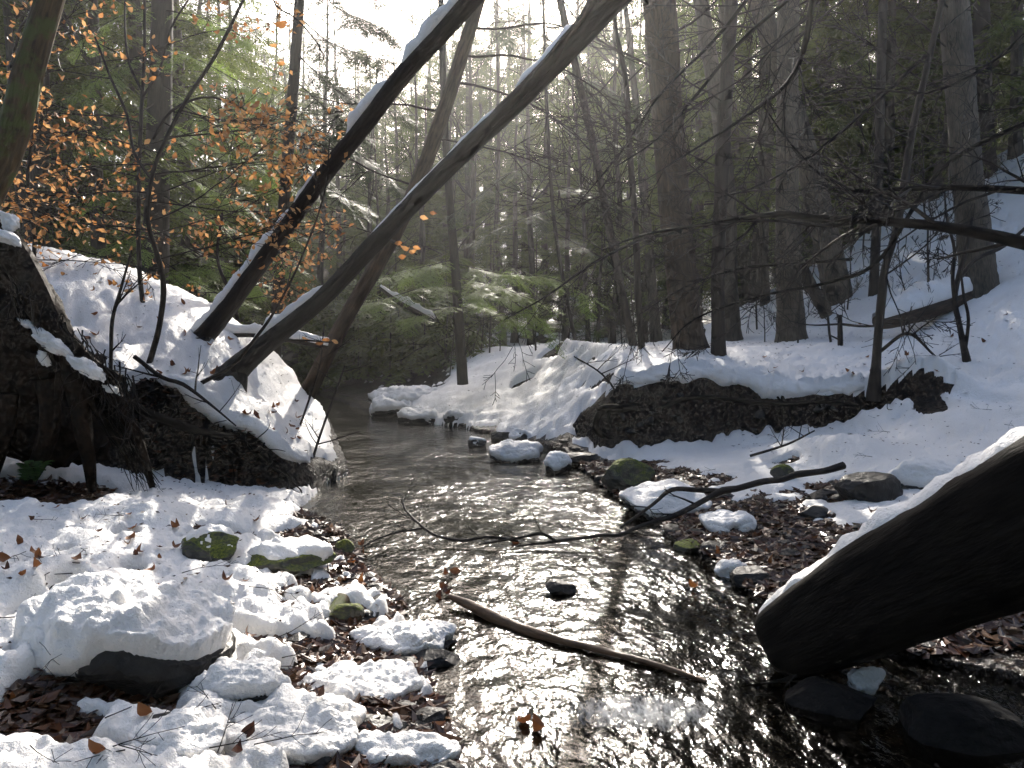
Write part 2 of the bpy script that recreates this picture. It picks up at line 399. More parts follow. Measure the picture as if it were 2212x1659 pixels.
HOLES = []      # (x, y, rx, ry) bare spots in the snow
def hole_px(px, py, z, rx, ry):
    d = ray(px, py); k = (z - CAMZ) / d[2]; HOLES.append((d[0] * k, d[1] * k, rx, ry))
hole_px(2010, 945, .38, .17, .30); hole_px(1200, 850, .5, .30, .30); hole_px(1130, 855, .5, .28, .25)
hole_px(170, 1490, .2, .14, .10); hole_px(60, 1590, .15, .16, .10); hole_px(480, 1180, .15, .22, .16); hole_px(640, 1170, .1, .25, .14)
hole_px(30, 1070, .4, .5, .35); hole_px(120, 1030, .45, .45, .5); hole_px(60, 1060, .4, .5, .4); hole_px(55, 1460, .2, .05, .1); hole_px(60, 1340, .3, .08, .1)
_hr = np.random.default_rng(44)
for _ in range(20): hole_px(_hr.uniform(60, 760), _hr.uniform(1290, 1650), .12, _hr.uniform(.05, .13), _hr.uniform(.04, .09))
for _ in range(8): hole_px(_hr.uniform(60, 560), _hr.uniform(1090, 1240), .3, _hr.uniform(.04, .10), _hr.uniform(.04, .08))
hole_px(1700, 1010, .2, .15, .1); hole_px(1950, 1030, .3, .35, .22); hole_px(1850, 1050, .2, .3, .2)

def snow_depth(X, Y, z=None):
    """thickness of the snow above the soil, negative where the ground is bare"""
    e = .1
    if z is None: z = height(X, Y)
    gx = (height(X + e, Y) - height(X - e, Y)) / (2 * e); gy = (height(X, Y + e) - height(X, Y - e)) / (2 * e)
    sl = np.sqrt(gx * gx + gy * gy)
    L, R = shore(Y)
    wob = .16 * fbm(X * .9, Y * .9, 3)
    dl = L - X + wob; dr = X - R + wob
    n1 = fbm(X * 1.3 + 40, Y * 1.3, 3); n2 = fbm(X * 4.1, Y * 4.1 + 9, 3)
    nn = .6 * n1 + .5 * n2
    # left margin is patchy near the camera, crisp at the mound tip
    ml = np.interp(Y, [0, 3, 4.2, 5.5, 6.8, 7.3, 10, 20], [.30, .26, .34, .30, .15, -.12, -.1, .2])
    cl = (dl - ml) / .35 + 1.7 * nn
    cl = np.where((Y < 5.2) & (dl < 1.8), cl - .35 + 2.6 * n2 + 1.2 * n1, cl)
    mr = np.interp(Y, [0, 3.5, 5, 6.5, 8, 9.3, 10.2, 12, 20], [2.2, 1.9, 1.5, 1.25, 1.15, .8, .35, .12, .12])
    cr = (dr - mr) / .5 + 2.1 * nn
    c = np.clip(np.where(dl > -.05, cl, np.where(dr > -.05, cr, -3)), -3, 1.3)
    steep = np.interp(sl, [0, .8, 1.3, 2.1], [0, 0, 1.4, 5]) * np.where((X < -1.6) & (X > -2.75) & (Y > 7.6), .35, 1)
    c = c - steep * np.where(X < 0, np.clip(.8 + 1.4 * fbm(X * 2.3 + 70, z * 6 + 3, 2), .2, 1.4), 1.0) - .3 * sstep(.5, .8, sl) * (n2 > .1)
    # bare forest floor far away and behind the mound
    fa = sstep(20, 30, Y) * 1.0
    c = c - fa * (1.0 + 2.2 * fbm(X * .35, Y * .35, 3)) * np.where(X > 3.5, .25, 1.0)
    c = c - 1.4 * sstep(11, 13, Y) * sstep(1.0, 2.5, dl) * (.3 + n1)
    hillbare = sstep(6.5, 9, X) * np.clip(fbm(X * 1.3 - 2 * z, z * 5.5 + 30, 4) * 7 - .9 + .5 * sstep(3.0, 5.0, z), 0, 3) + sstep(3, 6, X) * sstep(12, 14, Y) * np.clip(fbm(X * 4.5, Y * 4.5 + 11, 2) * 8 - 2.4, 0, 3)
    c = c - hillbare
    c = c - 3.0 * sstep(15.5, 18.5, Y + .8 * n1) * sstep(-.045, -.10, X / np.maximum(Y, 1) + .02 * n2) * (.75 + .8 * n2)      # dark wooded floor up the valley
    for (hx, hy, rx, ry) in HOLES:
        d2 = ((X - hx) / rx) ** 2 + ((Y - hy) / ry) ** 2
        c = c - 3.2 * np.exp(-d2 * 1.2)
    c = np.clip(c, -1.5, 1.0)
    near = 1 - .35 * sstep(9, 16, Y)
    t = .055 + .025 * n1
    t = t + near * (.085 * billow(X * 2.6, Y * 2.6, 2) + .055 * billow(X * 7.5 + 3, Y * 7.5, 2) + .02 * billow(X * 17, Y * 17, 2) + .007 * fbm(X * 36, Y * 36, 2) - .008)
    t = t * np.where(dl > 0, 1.0, np.where(Y > 9.6, .9, .6))
    t = t + .07 * sstep(.2, .6, sl) * (dr > 0) * (Y > 9.5) + .06 * (dr > 0) * sstep(9.5, 9.8, Y) * sstep(11.5, 10.3, Y) * sstep(.9, 1.4, X) * sstep(5.2, 4.6, X) * (.7 + .8 * n2)
    return np.where(c > 0, t * np.sqrt(np.clip(c, 0, 1)) ** .8 + 0.004, .05 * c)

def lod_grid(ustep=.0028, rstep=.0065, ylo=2.2, ymax=150, ymid=26, rfar=.022, uin=.72, ulo=None, uhi=None):
    ys = [ylo]
    while ys[-1] < ymax: ys.append(ys[-1] * (1 + (rstep if ys[-1] < ymid else rfar)))
    us = np.arange(-uin, uin + 1e-6, ustep)
    outer = np.geomspace(uin + .02, 1.6, 16)
    us = np.concatenate([-outer[::-1], us, outer])
    U, Yg = np.meshgrid(us, np.array(ys)); X = U * (Yg + .5)
    return X, Yg
def grid_faces(nr, nc, keep=None):
    i = np.arange(nr * nc).reshape(nr, nc)
    q = np.stack([i[:-1, :-1], i[:-1, 1:], i[1:, 1:], i[1:, :-1]], -1).reshape(-1, 4)
    if keep is not None:
        k = keep.reshape(-1); q = q[k[q].any(1)]
    return q
def compact(v, q):
    used = np.zeros(len(v), bool); used[q.ravel()] = True
    idx = np.cumsum(used) - 1
    return v[used], idx[q], used

GX, GY = lod_grid()
GZ = height(GX, GY)
GS = snow_depth(GX, GY, GZ)
nr, nc = GX.shape
gv = np.stack([GX, GY, GZ], -1).reshape(-1, 3)
b = MB(); gq = grid_faces(nr, nc, GS < .035); gv2, gq2, _ = compact(gv, gq); b.add(gv2, gq2)      # soil buried deep under snow is left out
gobj = put('ground', b.mesh('ground', M['ground']), kind='structure')
# the same ground carries on beside and behind the viewer
b = MB(); X, Y = np.meshgrid(np.linspace(-40, 40, 81), np.linspace(-30, 2.25, 40)); Z = height(X, np.maximum(Y, 0) + 0 * X) - .03
b.add(np.stack([X, Y, Z], -1).reshape(-1, 3), grid_faces(*X.shape)); put('ground', b.mesh('ground_behind', M['ground']), kind='structure')

keep = (GS > -.03)
# where the snow is deep it sags over the edges of the banks
sv = np.stack([GX, GY, GZ + GS], -1).reshape(-1, 3)
q = grid_faces(nr, nc, keep)
v2, q2, used = compact(sv, q)
b = MB(); b.add(v2, q2)
put('snow_cover', b.mesh('snow_cover', M['snow']), kind='stuff', label='lumpy white snow lying on the banks and the hillside', cat='snow')

# water
WX, WY = lod_grid(.0046, .008, 1.2, 60, 26, .02, .72)
L, R = shore(WY); dd = np.maximum(L - WX, WX - R)
wamp = .010 * fbm(WX * 2.2, WY * 1.5, 3) + .007 * fbm(WX * 8, WY * 5, 2)
foamc = at(1400, 1570, 3.15); fx = ((WX - .52) / .42) ; fy = ((WY - 3.12) / .2)
foam = np.exp(-(fx ** 2 + fy ** 2))
foam = foam + .55 * np.exp(-(((WX - 1.0) / .3) ** 2 + ((WY - 3.45) / .12) ** 2))
WZ = wamp + .014 * foam * (.6 + 1.5 * fbm(WX * 14, WY * 14, 2)) + .02
kw = (dd < .6)
q = grid_faces(*WX.shape, kw)
v2, q2, used = compact(np.stack([WX, WY, WZ], -1).reshape(-1, 3), q)
b = MB(); b.add(v2, q2); me = b.mesh('water', M['water'])
at_ = me.attributes.new('foam', 'FLOAT', 'POINT'); at_.data.foreach_set('value', (foam.reshape(-1)[used]).astype(np.float32))
put('water', me, kind='structure')

def on(px, py, lift=0.0, snow=False):
    """where the sight line through a photo pixel meets the ground (or the snow on it)"""
    d = ray(px, py); ys = np.geomspace(2.3, 40, 420); k = ys / d[1]
    X, Z = d[0] * k, CAMZ + d[2] * k
    hh = height(X, ys)
    if snow: hh = hh + np.maximum(snow_depth(X, ys, hh), 0)
    hh = np.maximum(hh, .02)
    below = np.nonzero(Z <= hh)[0]
    i = below[0] if len(below) else len(ys) - 1
    return np.array([X[i], ys[i], hh[i] + lift])
# ------------------------------------------------------------------ shape generators
def resample(pts, step):
    """Catmull-Rom through the rows of pts (any columns), about `step` apart measured on the first three"""
    P = np.asarray(pts, float)
    if len(P) == 2: P = np.array([P[0], P[0] * .67 + P[1] * .33, P[0] * .33 + P[1] * .67, P[1]])
    E = np.vstack([2 * P[0] - P[1], P, 2 * P[-1] - P[-2]])
    out = []
    for i in range(1, len(E) - 2):
        a, b_, c, d = E[i - 1], E[i], E[i + 1], E[i + 2]
        k = max(2, int(np.linalg.norm(c[:3] - b_[:3]) / step))
        t = np.linspace(0, 1, k, endpoint=False)[:, None]
        out.append(.5 * (2 * b_ + (c - a) * t + (2 * a - 5 * b_ + 4 * c - d) * t ** 2 + (3 * b_ - a - 3 * c + d) * t ** 3))
    out.append(P[-1:])
    return np.vstack(out)

def frames(P):
    T = np.gradient(P, axis=0); T /= np.linalg.norm(T, axis=1)[:, None] + 1e-9
    ref = np.array([0, 0, 1.0]) if abs(T[0, 2]) < .9 else np.array([0, 1.0, 0])
    N = np.zeros_like(P); n = cross(cross(T[0], ref), T[0]); n /= np.linalg.norm(n)
    for i in range(len(P)):
        n = n - T[i] * n.dot(T[i]); n /= np.linalg.norm(n) + 1e-9; N[i] = n
    return T, N, cross(T, N)

def tube(mb, P, r, n=8, m=0, disp=None, cap=True, square=0.0, turn=0.0):
    """tube along P (k,3) with radii r (k); N points to the upper side at the start"""
    P = np.asarray(P, float); r = np.asarray(r, float) * np.ones(len(P))
    T, N, B = frames(P); k = len(P)
    a = np.linspace(0, 2 * math.pi, n + 1)
    ln = np.concatenate([[0], np.cumsum(np.linalg.norm(np.diff(P, axis=0), axis=1))])
    rr = r[:, None] * np.ones((k, n + 1))
    if square: rr = rr * (1 + square * ((np.abs(np.cos(a + turn)) ** 5 + np.abs(np.sin(a + turn)) ** 5) ** -.2 - 1))[None, :]
    if disp is not None: rr = rr * (1 + disp(a[None, :], ln[:, None]))
    V = P[:, None, :] + rr[:, :, None] * (N[:, None, :] * np.cos(a)[None, :, None] + B[:, None, :] * np.sin(a)[None, :, None])
    uv = np.stack([np.broadcast_to(a[None, :] * np.mean(r), (k, n + 1)), np.broadcast_to(ln[:, None], (k, n + 1))], -1)
    i = np.arange(k * (n + 1)).reshape(k, n + 1)
    q = np.stack([i[:-1, :-1], i[:-1, 1:], i[1:, 1:], i[1:, :-1]], -1).reshape(-1, 4)
    mb.add(V.reshape(-1, 3), q, uv=uv.reshape(-1, 2), m=m)
    if cap:
        for e in (0, -1):
            c = np.vstack([V[e, :n], P[e:e + 1] if e == 0 else P[-1:]])
            t = [(j, (j + 1) % n, n) if e == -1 else ((j + 1) % n, j, n) for j in range(n)]
            mb.add(c, t=t, uv=np.stack([c[:, 0], c[:, 2]], -1), m=m)
    return V

def bark_disp(seed, amp=.06, fu=7, fv=3.0, lump=.05):
    def f(a, v):
        x = np.cos(a) * fu * .5; y = np.sin(a) * fu * .5
        p = np.stack(np.broadcast_arrays(x + seed, y + 0 * v, v * fv), -1)
        s = p.shape; q = p.reshape(-1, 3)
        g = fbm3(q, 3).reshape(s[:2])
        p2 = np.stack(np.broadcast_arrays(np.cos(a) * .8 + seed, np.sin(a) * .8, v * 1.2), -1).reshape(-1, 3)
        return amp * (1 - 2 * np.abs(g)) + lump * vnoise3(p2).reshape(s[:2])
    return f

def pxpath(rows):
    """rows of (px, py, Y, width in photo pixels) -> rows of x, y, z, radius"""
    out = []
    for px, py, Y, w in rows:
        p = at(px, py, Y); out.append([*p, .5 * w * Y / FPX])
    return out

def snow_strip(mb, P, r, cover, thick, seed=0, n=26, width=1.15, droop=.0, step=None):
    """lumpy snow lying along the upper side of a round stem"""
    P = np.asarray(P, float); k = len(P)
    T = np.gradient(P, axis=0); T /= np.linalg.norm(T, axis=1)[:, None] + 1e-9
    up = np.array([0, 0, 1.0]) - T * T[:, 2:3]; up /= np.linalg.norm(up, axis=1)[:, None] + 1e-9
    sd_ = cross(T, up)
    a = np.linspace(-width, width, n)
    ln = np.concatenate([[0], np.cumsum(np.linalg.norm(np.diff(P, axis=0), axis=1))])
    cov = np.asarray(cover, float)
    A, S = np.meshgrid(a, ln)
    nz = .7 * billow(S * 4.5 + seed, A * .8 + seed, 1) + .45 * billow(S * 11 + seed, A * 1.8 + 3, 2) + .6 * fbm(S * 3 + seed * 3, A * .6, 2)
    edge = np.cos(A / width * math.pi / 2) ** .6
    ragged = .35 * fbm(S * 6 + seed, A * 0 + np.sign(A) * 7.7, 2)
    th = thick * cov[:, None] * (edge + .9 * ragged - .1) * (.5 + 1.0 * nz + .3 * billow(S * 26 + seed, A * 4 + 1, 2) + .2 * fbm(S * 55, A * 7 + seed, 2)) + np.where(cov[:, None] > .02, 0, -.02)
    th = np.where(np.abs(A) > width * .99, -.25 * r[:, None], th)
    rr = np.asarray(r)[:, None] * 1.03 + th
    V = P[:, None, :] + up[:, None, :] * (np.cos(A) * rr)[:, :, None] + sd_[:, None, :] * (np.sin(A) * rr)[:, :, None]
    V[:, :, 2] += np.maximum(th, 0) * .4
    keep = (cov > .02)
    i = np.arange(k * n).reshape(k, n)
    q = np.stack([i[:-1, :-1], i[:-1, 1:], i[1:, 1:], i[1:, :-1]], -1)
    q = q[keep[:-1] | keep[1:]].reshape(-1, 4)
    v2, q2, _ = compact(V.reshape(-1, 3), q)
    mb.add(v2, q2[:, ::-1])

def grow(mb, start, direc, length, rad, depth, rng, n=5, kids=(5, 4, 3), bend=.25, up=.15, gravity=0.0, m=0, spread=(.5, 1.0), minr=.0022, tips=None, planar=0.0):
    """a crooked limb with its own side branches"""
    k = max(4, int(length / .16) + 2) if depth > 0 else 4
    k = min(k, 16)
    P = [np.array(start, float)]; d = np.array(direc, float); d /= np.linalg.norm(d)
    for i in range(k - 1):
        d = d + rng.normal(size=3) * bend * .35 + np.array([0, 0, up - gravity * i / k]) * .2; d /= np.linalg.norm(d)
        P.append(P[-1] + d * length / (k - 1))
    P = np.array(P); r = np.maximum(np.linspace(rad, rad * .32, k), minr)
    tube(mb, P, r, n if depth > 1 else (4 if depth == 1 else 3), m=m, cap=False)
    if tips is not None and depth <= 1: tips.append(P)
    if depth > 0:
        for j in range(kids[-depth] if depth <= len(kids) else kids[0]):
            f = rng.uniform(.22, .98); x = f * (k - 1); i = min(int(x), k - 2); p = P[i] + (P[i + 1] - P[i]) * (x - i)
            t = P[i + 1] - P[i]; t /= np.linalg.norm(t)
            s = rng.normal(size=3); s[2] *= (1 - planar); s -= t * s.dot(t); s /= np.linalg.norm(s) + 1e-9
            an = rng.uniform(*spread)
            grow(mb, p, t * math.cos(an) + s * math.sin(an), length * rng.uniform(.3, .55) * (1.15 - .6 * f), rad * (1 - .6 * f) * .55, depth - 1, rng, n, kids, bend, up, gravity, m, spread, minr, tips, planar)
    return P

# ---- hemlock foliage
def spray_template(L, detail, rng):
    """flat feathery spray along +X in the XY plane; returns quads as (n,4,3)"""
    Q = []
    def diamond(p, d, l, w, lift):
        d = d / np.linalg.norm(d); s = np.array([-d[1], d[0], 0])
        tip = p + d * l + np.array([0, 0, -lift])
        mid = p + d * l * .45
        Q.append([p, mid + s * w, tip, mid - s * w])
    nt = 5 if detail == 0 else (7 if detail == 1 else 8)
    for i in range(nt):
        s = (i + .6) / nt
        for sg in (-1, 1):
            ln = L * (.46 * (1 - s) ** .65 + .08) * rng.uniform(.75, 1.15)
            an = sg * rng.uniform(.75, 1.05) * (1 - .35 * s)
            d = np.array([math.cos(an), math.sin(an), rng.normal() * .18]); p = np.array([s * L * .95, 0, -.06 * L * s * s])
            if detail and rng.random() < .14: continue
            if detail == 0: diamond(p, d, ln, .034, .1 * ln)
            elif detail == 1:
                k = 3
                for j in range(k):
                    pp = p + d * ln * j / k
                    a2 = an + rng.uniform(-.55, .55)
                    diamond(pp, np.array([math.cos(a2), math.sin(a2), 0]), ln / k * 1.25, .015, .08 * ln)
            else:
                k = max(2, int(ln / .034))
                for j in range(k):
                    pp = p + d * ln * j / k + np.array([0, 0, -.1 * ln * (j / k) ** 2])
                    for s2 in (-1, 1):
                        a2 = an + s2 * rng.uniform(.5, .9)
                        diamond(pp, np.array([math.cos(a2), math.sin(a2), 0]), min(.036, ln * .5) * rng.uniform(.6, 1.2), .008, .004)
                diamond(p, d, ln, .004, .1 * ln)
    return np.array(Q)

_tr = np.random.default_rng(21)
SPRAY = {0: [spray_template(.55, 0, _tr) for _ in range(5)], 1: [spray_template(.5, 1, _tr) for _ in range(5)], 2: [spray_template(.5, 2, _tr) for _ in range(5)]}

def put_spray(mb, p, d, up, scale, detail, rng, m=0):
    T = SPRAY[detail][rng.integers(5)]
    d = d / np.linalg.norm(d); s = cross(up, d); s /= np.linalg.norm(s) + 1e-9; u = cross(d, s)
    V = p + scale * (T[..., 0:1] * d + T[..., 1:2] * s + T[..., 2:3] * u)
    nq = len(T); mb.add(V.reshape(-1, 3), np.arange(nq * 4).reshape(nq, 4), m=m)

def bough(fol, wood, P, detail, rng, density=6.0, scale=1.0, thin=0.0, r0=.02, start=.2):
    """needles along a limb polyline P"""
    P = np.asarray(P, float); k = len(P)
    r = np.linspace(r0, r0 * .25, k)
    if wood is not None: tube(wood, P, r, 4 if detail < 2 else 5, cap=False)
    ln = np.linalg.norm(np.diff(P, axis=0), axis=1); tot = ln.sum(); cum = np.concatenate([[0], np.cumsum(ln)])
    n = max(2, int(tot * density))
    for j in range(n):
        f = start + (1 - start) * (j + rng.uniform(0, 1)) / n
        if rng.random() < thin: continue
        x = np.interp(f * tot, cum, np.arange(k)); i = min(int(x), k - 2); p = P[i] + (P[i + 1] - P[i]) * (x - i)
        t = P[i + 1] - P[i]; t = t / (np.linalg.norm(t) + 1e-9)
        side = cross(t, [0, 0, 1.0]); side /= np.linalg.norm(side) + 1e-9
        sg = 1 if j % 2 else -1
        an = rng.uniform(.35, 1.1) * (1 - .5 * f)
        d = t * math.cos(an) + side * sg * math.sin(an) + np.array([0, 0, rng.uniform(-.35, .05)])
        up = np.array([rng.normal() * .25, rng.normal() * .25, 1.0])
        put_spray(fol, p, d, up, scale * rng.uniform(.7, 1.25) * (1.1 - .4 * f), detail, rng)
    put_spray(fol, P[-1] - (P[-1] - P[-2]) * .3, P[-1] - P[-2], np.array([0, 0, 1.0]), scale, detail, rng)

def hemlock_meshes(name, H, crown0, limbs, reach, detail, seed, rtrunk, density, bare=10, droop=.35, scale=1.5):
    """trunk, limbs and needles of one hemlock standing at the origin"""
    rng = np.random.default_rng(seed)
    tr = MB(); wd = MB(); fo = MB()
    k = 16; zs = np.linspace(-.4, H, k); sway = np.cumsum(rng.normal(size=(k, 2)) * .035 * H / 18, axis=0)
    P = np.column_stack([sway, zs]); r = rtrunk * np.clip(1 - zs / H, .02, 1) ** .8; r[0] *= 1.5; r[1] *= 1.08
    Pr = resample(np.column_stack([P, r]), .5); tube(tr, Pr[:, :3], Pr[:, 3], 10, disp=bark_disp(seed))
    for j in range(limbs + bare):
        dead = j >= limbs
        z = rng.uniform(crown0 * .35, crown0 * 1.3) if dead else crown0 + (H - crown0) * ((j + rng.uniform(0, 1)) / limbs) ** .95
        x0 = np.interp(z, zs, P[:, 0]); y0 = np.interp(z, zs, P[:, 1])
        az = rng.uniform(0, 2 * math.pi)
        f = (z - crown0) / (H - crown0)
        ln = reach * (np.clip(1 - f, 0, 1) ** .75 * (.55 + .45 * min(1, max(f, 0) * 5)) + .12) * rng.uniform(.55, 1.15)
        if dead: ln = reach * rng.uniform(.3, .7)
        d = np.array([math.cos(az), math.sin(az), .15])
        s = np.linspace(0, 1, 7)
        LP = np.array([x0, y0, z]) + d * (s * ln)[:, None]; LP[:, 2] -= droop * ln * s ** 2 * rng.uniform(.5, 1.3)
        LP[1:] += rng.normal(size=(6, 3)) * .05 * ln * s[1:, None] * .6
        if dead:
            grow(wd, LP[0], d, ln, .018, 2, rng, n=4, kids=(5, 4), bend=.3, up=-.1, minr=.004)
        else:
            bough(fo, wd, LP, detail, rng, density, scale, .1, max(.012, .028 * ln / reach))
    return tr.mesh(name + '_trunk', M['bark_far']), wd.mesh(name + '_limbs', M['twig']), fo.mesh(name + '_needles', M['hemlock'], smooth=False)

def bare_meshes(name, H, seed, rtrunk, lean=.02, kids=(6, 5, 4), nb=14, start=.35, depth=2):
    rng = np.random.default_rng(seed); tr = MB(); wd = MB()
    k = 14; zs = np.linspace(-.3, H, k); sway = np.cumsum(rng.normal(size=(k, 2)) * lean * H / 8, axis=0)
    P = np.column_stack([sway, zs]); r = rtrunk * np.clip(1 - zs / H, .04, 1) ** .8; r[0] *= 1.45
    Pr = resample(np.column_stack([P, r]), .45); tube(tr, Pr[:, :3], Pr[:, 3], 9, disp=bark_disp(seed))
    for j in range(nb):
        z = H * rng.uniform(start, .97); p = np.array([np.interp(z, zs, P[:, 0]), np.interp(z, zs, P[:, 1]), z])
        az = rng.uniform(0, 6.28); f = z / H
        grow(wd, p, np.array([math.cos(az), math.sin(az), rng.uniform(.3, 1.0)]), H * .26 * (1.25 - f) * rng.uniform(.6, 1.2), max(.01, rtrunk * (1 - f) * .5), depth, rng, n=5, kids=kids, bend=.3, up=.25, minr=.005)
    return tr.mesh(name + '_trunk', M['bark_far']), wd.mesh(name + '_limbs', M['twig'])

# ---- stones
def ico(sub):
    import bmesh
    bm = bmesh.new(); bmesh.ops.create_icosphere(bm, subdivisions=sub, radius=1)
    v = np.array([x.co[:] for x in bm.verts]); t = np.array([[x.index for x in f.verts] for f in bm.faces]); bm.free(); return v, t
ICO = {s: ico(s) for s in (1, 2, 3, 4, 5, 6)}
def rock_shape(size, seed, sub=4, cuts=9, rough=.12, keep=.72):
    v, t = ICO[sub]; v = v.copy(); rng = np.random.default_rng(seed)
    for _ in range(cuts):                                  # broken faces
        n = rng.normal(size=3); n[2] *= .8; n /= np.linalg.norm(n); d = rng.uniform(keep - .14, keep + .14)
        s = v @ n - d; v = v - np.clip(s, 0, None)[:, None] * n * .96
    v = v * (1 + rough * fbm3(v * 1.7 + seed, 3)[:, None]) + .03 * fbm3(v * 6 + seed, 2)[:, None] * v
    return v * np.asarray(size), t
def snow_cap_shape(v, t, thick, seed, lo=.05, hi=.5, bias=None):
    """the snow lying on a stone: its upper side pushed out, the rest drawn in"""
    nrm = np.zeros_like(v); fn = cross(v[t[:, 1]] - v[t[:, 0]], v[t[:, 2]] - v[t[:, 0]])
    for k in range(3): np.add.at(nrm, t[:, k], fn)
    nrm /= np.linalg.norm(nrm, axis=1)[:, None] + 1e-12
    for _ in range(6 if len(v) < 5000 else 16):             # snow rounds off what it covers
        acc = np.zeros_like(v); cnt = np.zeros(len(v))
        for i, j in ((0, 1), (1, 2), (2, 0)):
            np.add.at(acc, t[:, i], v[t[:, j]]); np.add.at(cnt, t[:, i], 1)
        v = .4 * v + .6 * acc / cnt[:, None]
        acc = np.zeros_like(v)
        for i, j in ((0, 1), (1, 2), (2, 0)): np.add.at(acc, t[:, i], nrm[t[:, j]])
        nrm = acc / (np.linalg.norm(acc, axis=1)[:, None] + 1e-12)
    s = nrm[:, 2] + .6 * fbm3(v * 8 + seed, 3)
    if bias is not None: bb = bias(v); s = s + np.where(bb < 0, bb * sstep(.8, .5, nrm[:, 2]), bb)
    w = sstep(lo, hi, s)
    lump = .8 + .8 * np.abs(fbm3(v * 9 + seed, 1)) + .45 * np.abs(fbm3(v * 24 + seed, 2)) + .13 * np.abs(fbm3(v * 55 + seed, 2)) + .06 * fbm3(v * 130 + seed, 1)
    off = np.where(w > .01, thick * w * lump, -.012)
    out = v + (nrm * .35 + np.array([0, 0, .65])) * off[:, None]
    out[w <= .01] = (v - nrm * .02)[w <= .01]
    return out, t

# ---- leaves
def leaf_mesh(name, mtl, L=.085, W=.05, curl=.3, fold=.25, seed=0, lobed=False):
    rng = np.random.default_rng(seed); b = MB(); k = 7
    s = np.linspace(0, 1, k); w = W * .5 * np.array([.03, .62, .95, 1.0, .8, .42, .02]) * rng.uniform(.85, 1.1, k); w[0] = w[-1] = .001
    if lobed: w = W * .5 * np.array([.02, .8, .35, 1.1, .4, .8, .02])
    x = (s - .5) * L; z = curl * L * (s - .5) ** 2 * 2
    tw = rng.uniform(-.5, .5)
    V = []
    for i in range(k):
        ww = w[i]; zz = fold * ww
        zz = zz * rng.uniform(.3, 2.0)
        V += [[x[i], -ww, z[i] + zz + tw * ww * (s[i] - .5)], [x[i], 0, z[i]], [x[i], ww, z[i] + zz - tw * ww * (s[i] - .5)]]
    q = []
    for i in range(k - 1):
        a = i * 3; q += [(a, a + 1, a + 4, a + 3), (a + 1, a + 2, a + 5, a + 4)]
    b.add(V, q); return b.mesh(name, mtl)
def euler(o, rx, ry, rz): o.rotation_euler = (rx, ry, rz)
# ------------------------------------------------------------------ hero trees
def trunk_thing(name, label, cat, rows, material, n=44, step=.05, amp=.09, lump=.08, group=None, part='trunk', flare=None, seed=1, root=None):
    R = resample(pxpath(rows), step)
    t = thing(name, label, cat, tuple(R[0, :3]), group) if root is None else root
    b = MB(); tube(b, R[:, :3], R[:, 3], n, disp=bark_disp(seed, amp=amp, lump=lump, fu=9, fv=4.5))
    put(part, b.mesh(part, material), t)
    return t, R
def cover(R, spans):
    """spans: (y pixel of start, y pixel of end) on the photo -> amount of snow per sample"""
    d = R[:, :3] - np.array([0, 0, CAMZ]); cp, sp = math.cos(PITCH), math.sin(PITCH)
    fz = d[:, 1] * cp - d[:, 2] * sp; v = d[:, 1] * sp + d[:, 2] * cp; py = PH / 2 - FPX * v / fz
    c = np.zeros(len(R))
    for lo, hi, a in spans: c = np.maximum(c, a * sstep(lo - 14, lo + 14, py) * (1 - sstep(hi - 14, hi + 14, py)))
    return c

# leaning trees on the cut bank
tA, RA = trunk_thing('leaning_tree', 'upper leaning trunk with thick snow clumps along its upper side, rooted on the cut bank', 'tree',
    [(355, 860, 9.0, 64.8), (395, 790, 8.9, 67.4), (425, 742, 8.8, 49.8), (480, 680, 8.6, 40.5), (575, 550, 8.3, 35.3), (690, 392, 7.9, 34.2), (775, 285, 7.6, 34.2), (865, 168, 7.3, 35.3), (950, 75, 7.1, 37.3), (1030, -15, 6.9, 39.4), (1180, -190, 6.6, 42.5)], M['bark_dark'], seed=3)
b = MB(); snow_strip(b, RA[:, :3], RA[:, 3], cover(RA, [(-200, 140, 1.0), (195, 290, 1.0), (385, 440, .35), (470, 520, .4), (520, 690, .8), (690, 730, .5)]), .075, seed=2, width=1.25)
put('snow_strip', b.mesh('snow_strip', M['snow']), tA)
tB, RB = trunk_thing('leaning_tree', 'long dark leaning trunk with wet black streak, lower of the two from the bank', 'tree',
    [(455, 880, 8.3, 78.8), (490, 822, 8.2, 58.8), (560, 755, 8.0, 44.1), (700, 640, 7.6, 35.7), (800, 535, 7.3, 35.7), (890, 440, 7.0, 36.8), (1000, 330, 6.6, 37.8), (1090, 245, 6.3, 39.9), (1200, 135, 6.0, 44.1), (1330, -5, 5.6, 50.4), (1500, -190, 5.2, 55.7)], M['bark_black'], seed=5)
b = MB(); snow_strip(b, RB[:, :3], RB[:, 3], cover(RB, [(-200, 30, .8), (75, 200, .55), (255, 345, .3), (360, 520, .13), (640, 745, .75)]), .075, seed=9, width=1.0)
put('snow_strip', b.mesh('snow_strip', M['snow']), tB)
b = MB(); R = resample(pxpath([(1060, 270, 6.30, 12), (1120, 206, 6.1, 20), (1180, 143, 5.92, 22), (1215, 93, 5.84, 20), (1260, 38, 5.7, 20), (1300, -30, 5.58, 22)]), .03)
tube(b, R[:, :3], R[:, 3], 14, disp=bark_disp(4, amp=.12)); put('bark_streak', b.mesh('bark_streak', M['bark_wet']), tB)['label'] = 'wet black vine stem clinging to the trunk'
tC, RC = trunk_thing('leaning_tree', 'slimmer leaning trunk rising from the water edge behind the two snowy leaning trees', 'tree',
    [(628, 925, 10.6, 50.3), (650, 880, 10.5, 36.7), (740, 700, 10.2, 30.6), (810, 580, 10.0, 30.6), (870, 470, 9.8, 30.6), (920, 350, 9.6, 29.9), (965, 220, 9.4, 29.2), (1000, 110, 9.3, 27.2), (1027, 25, 9.2, 25.8), (1080, -150, 9.0, 23.1)], M['bark_brown'], seed=8)

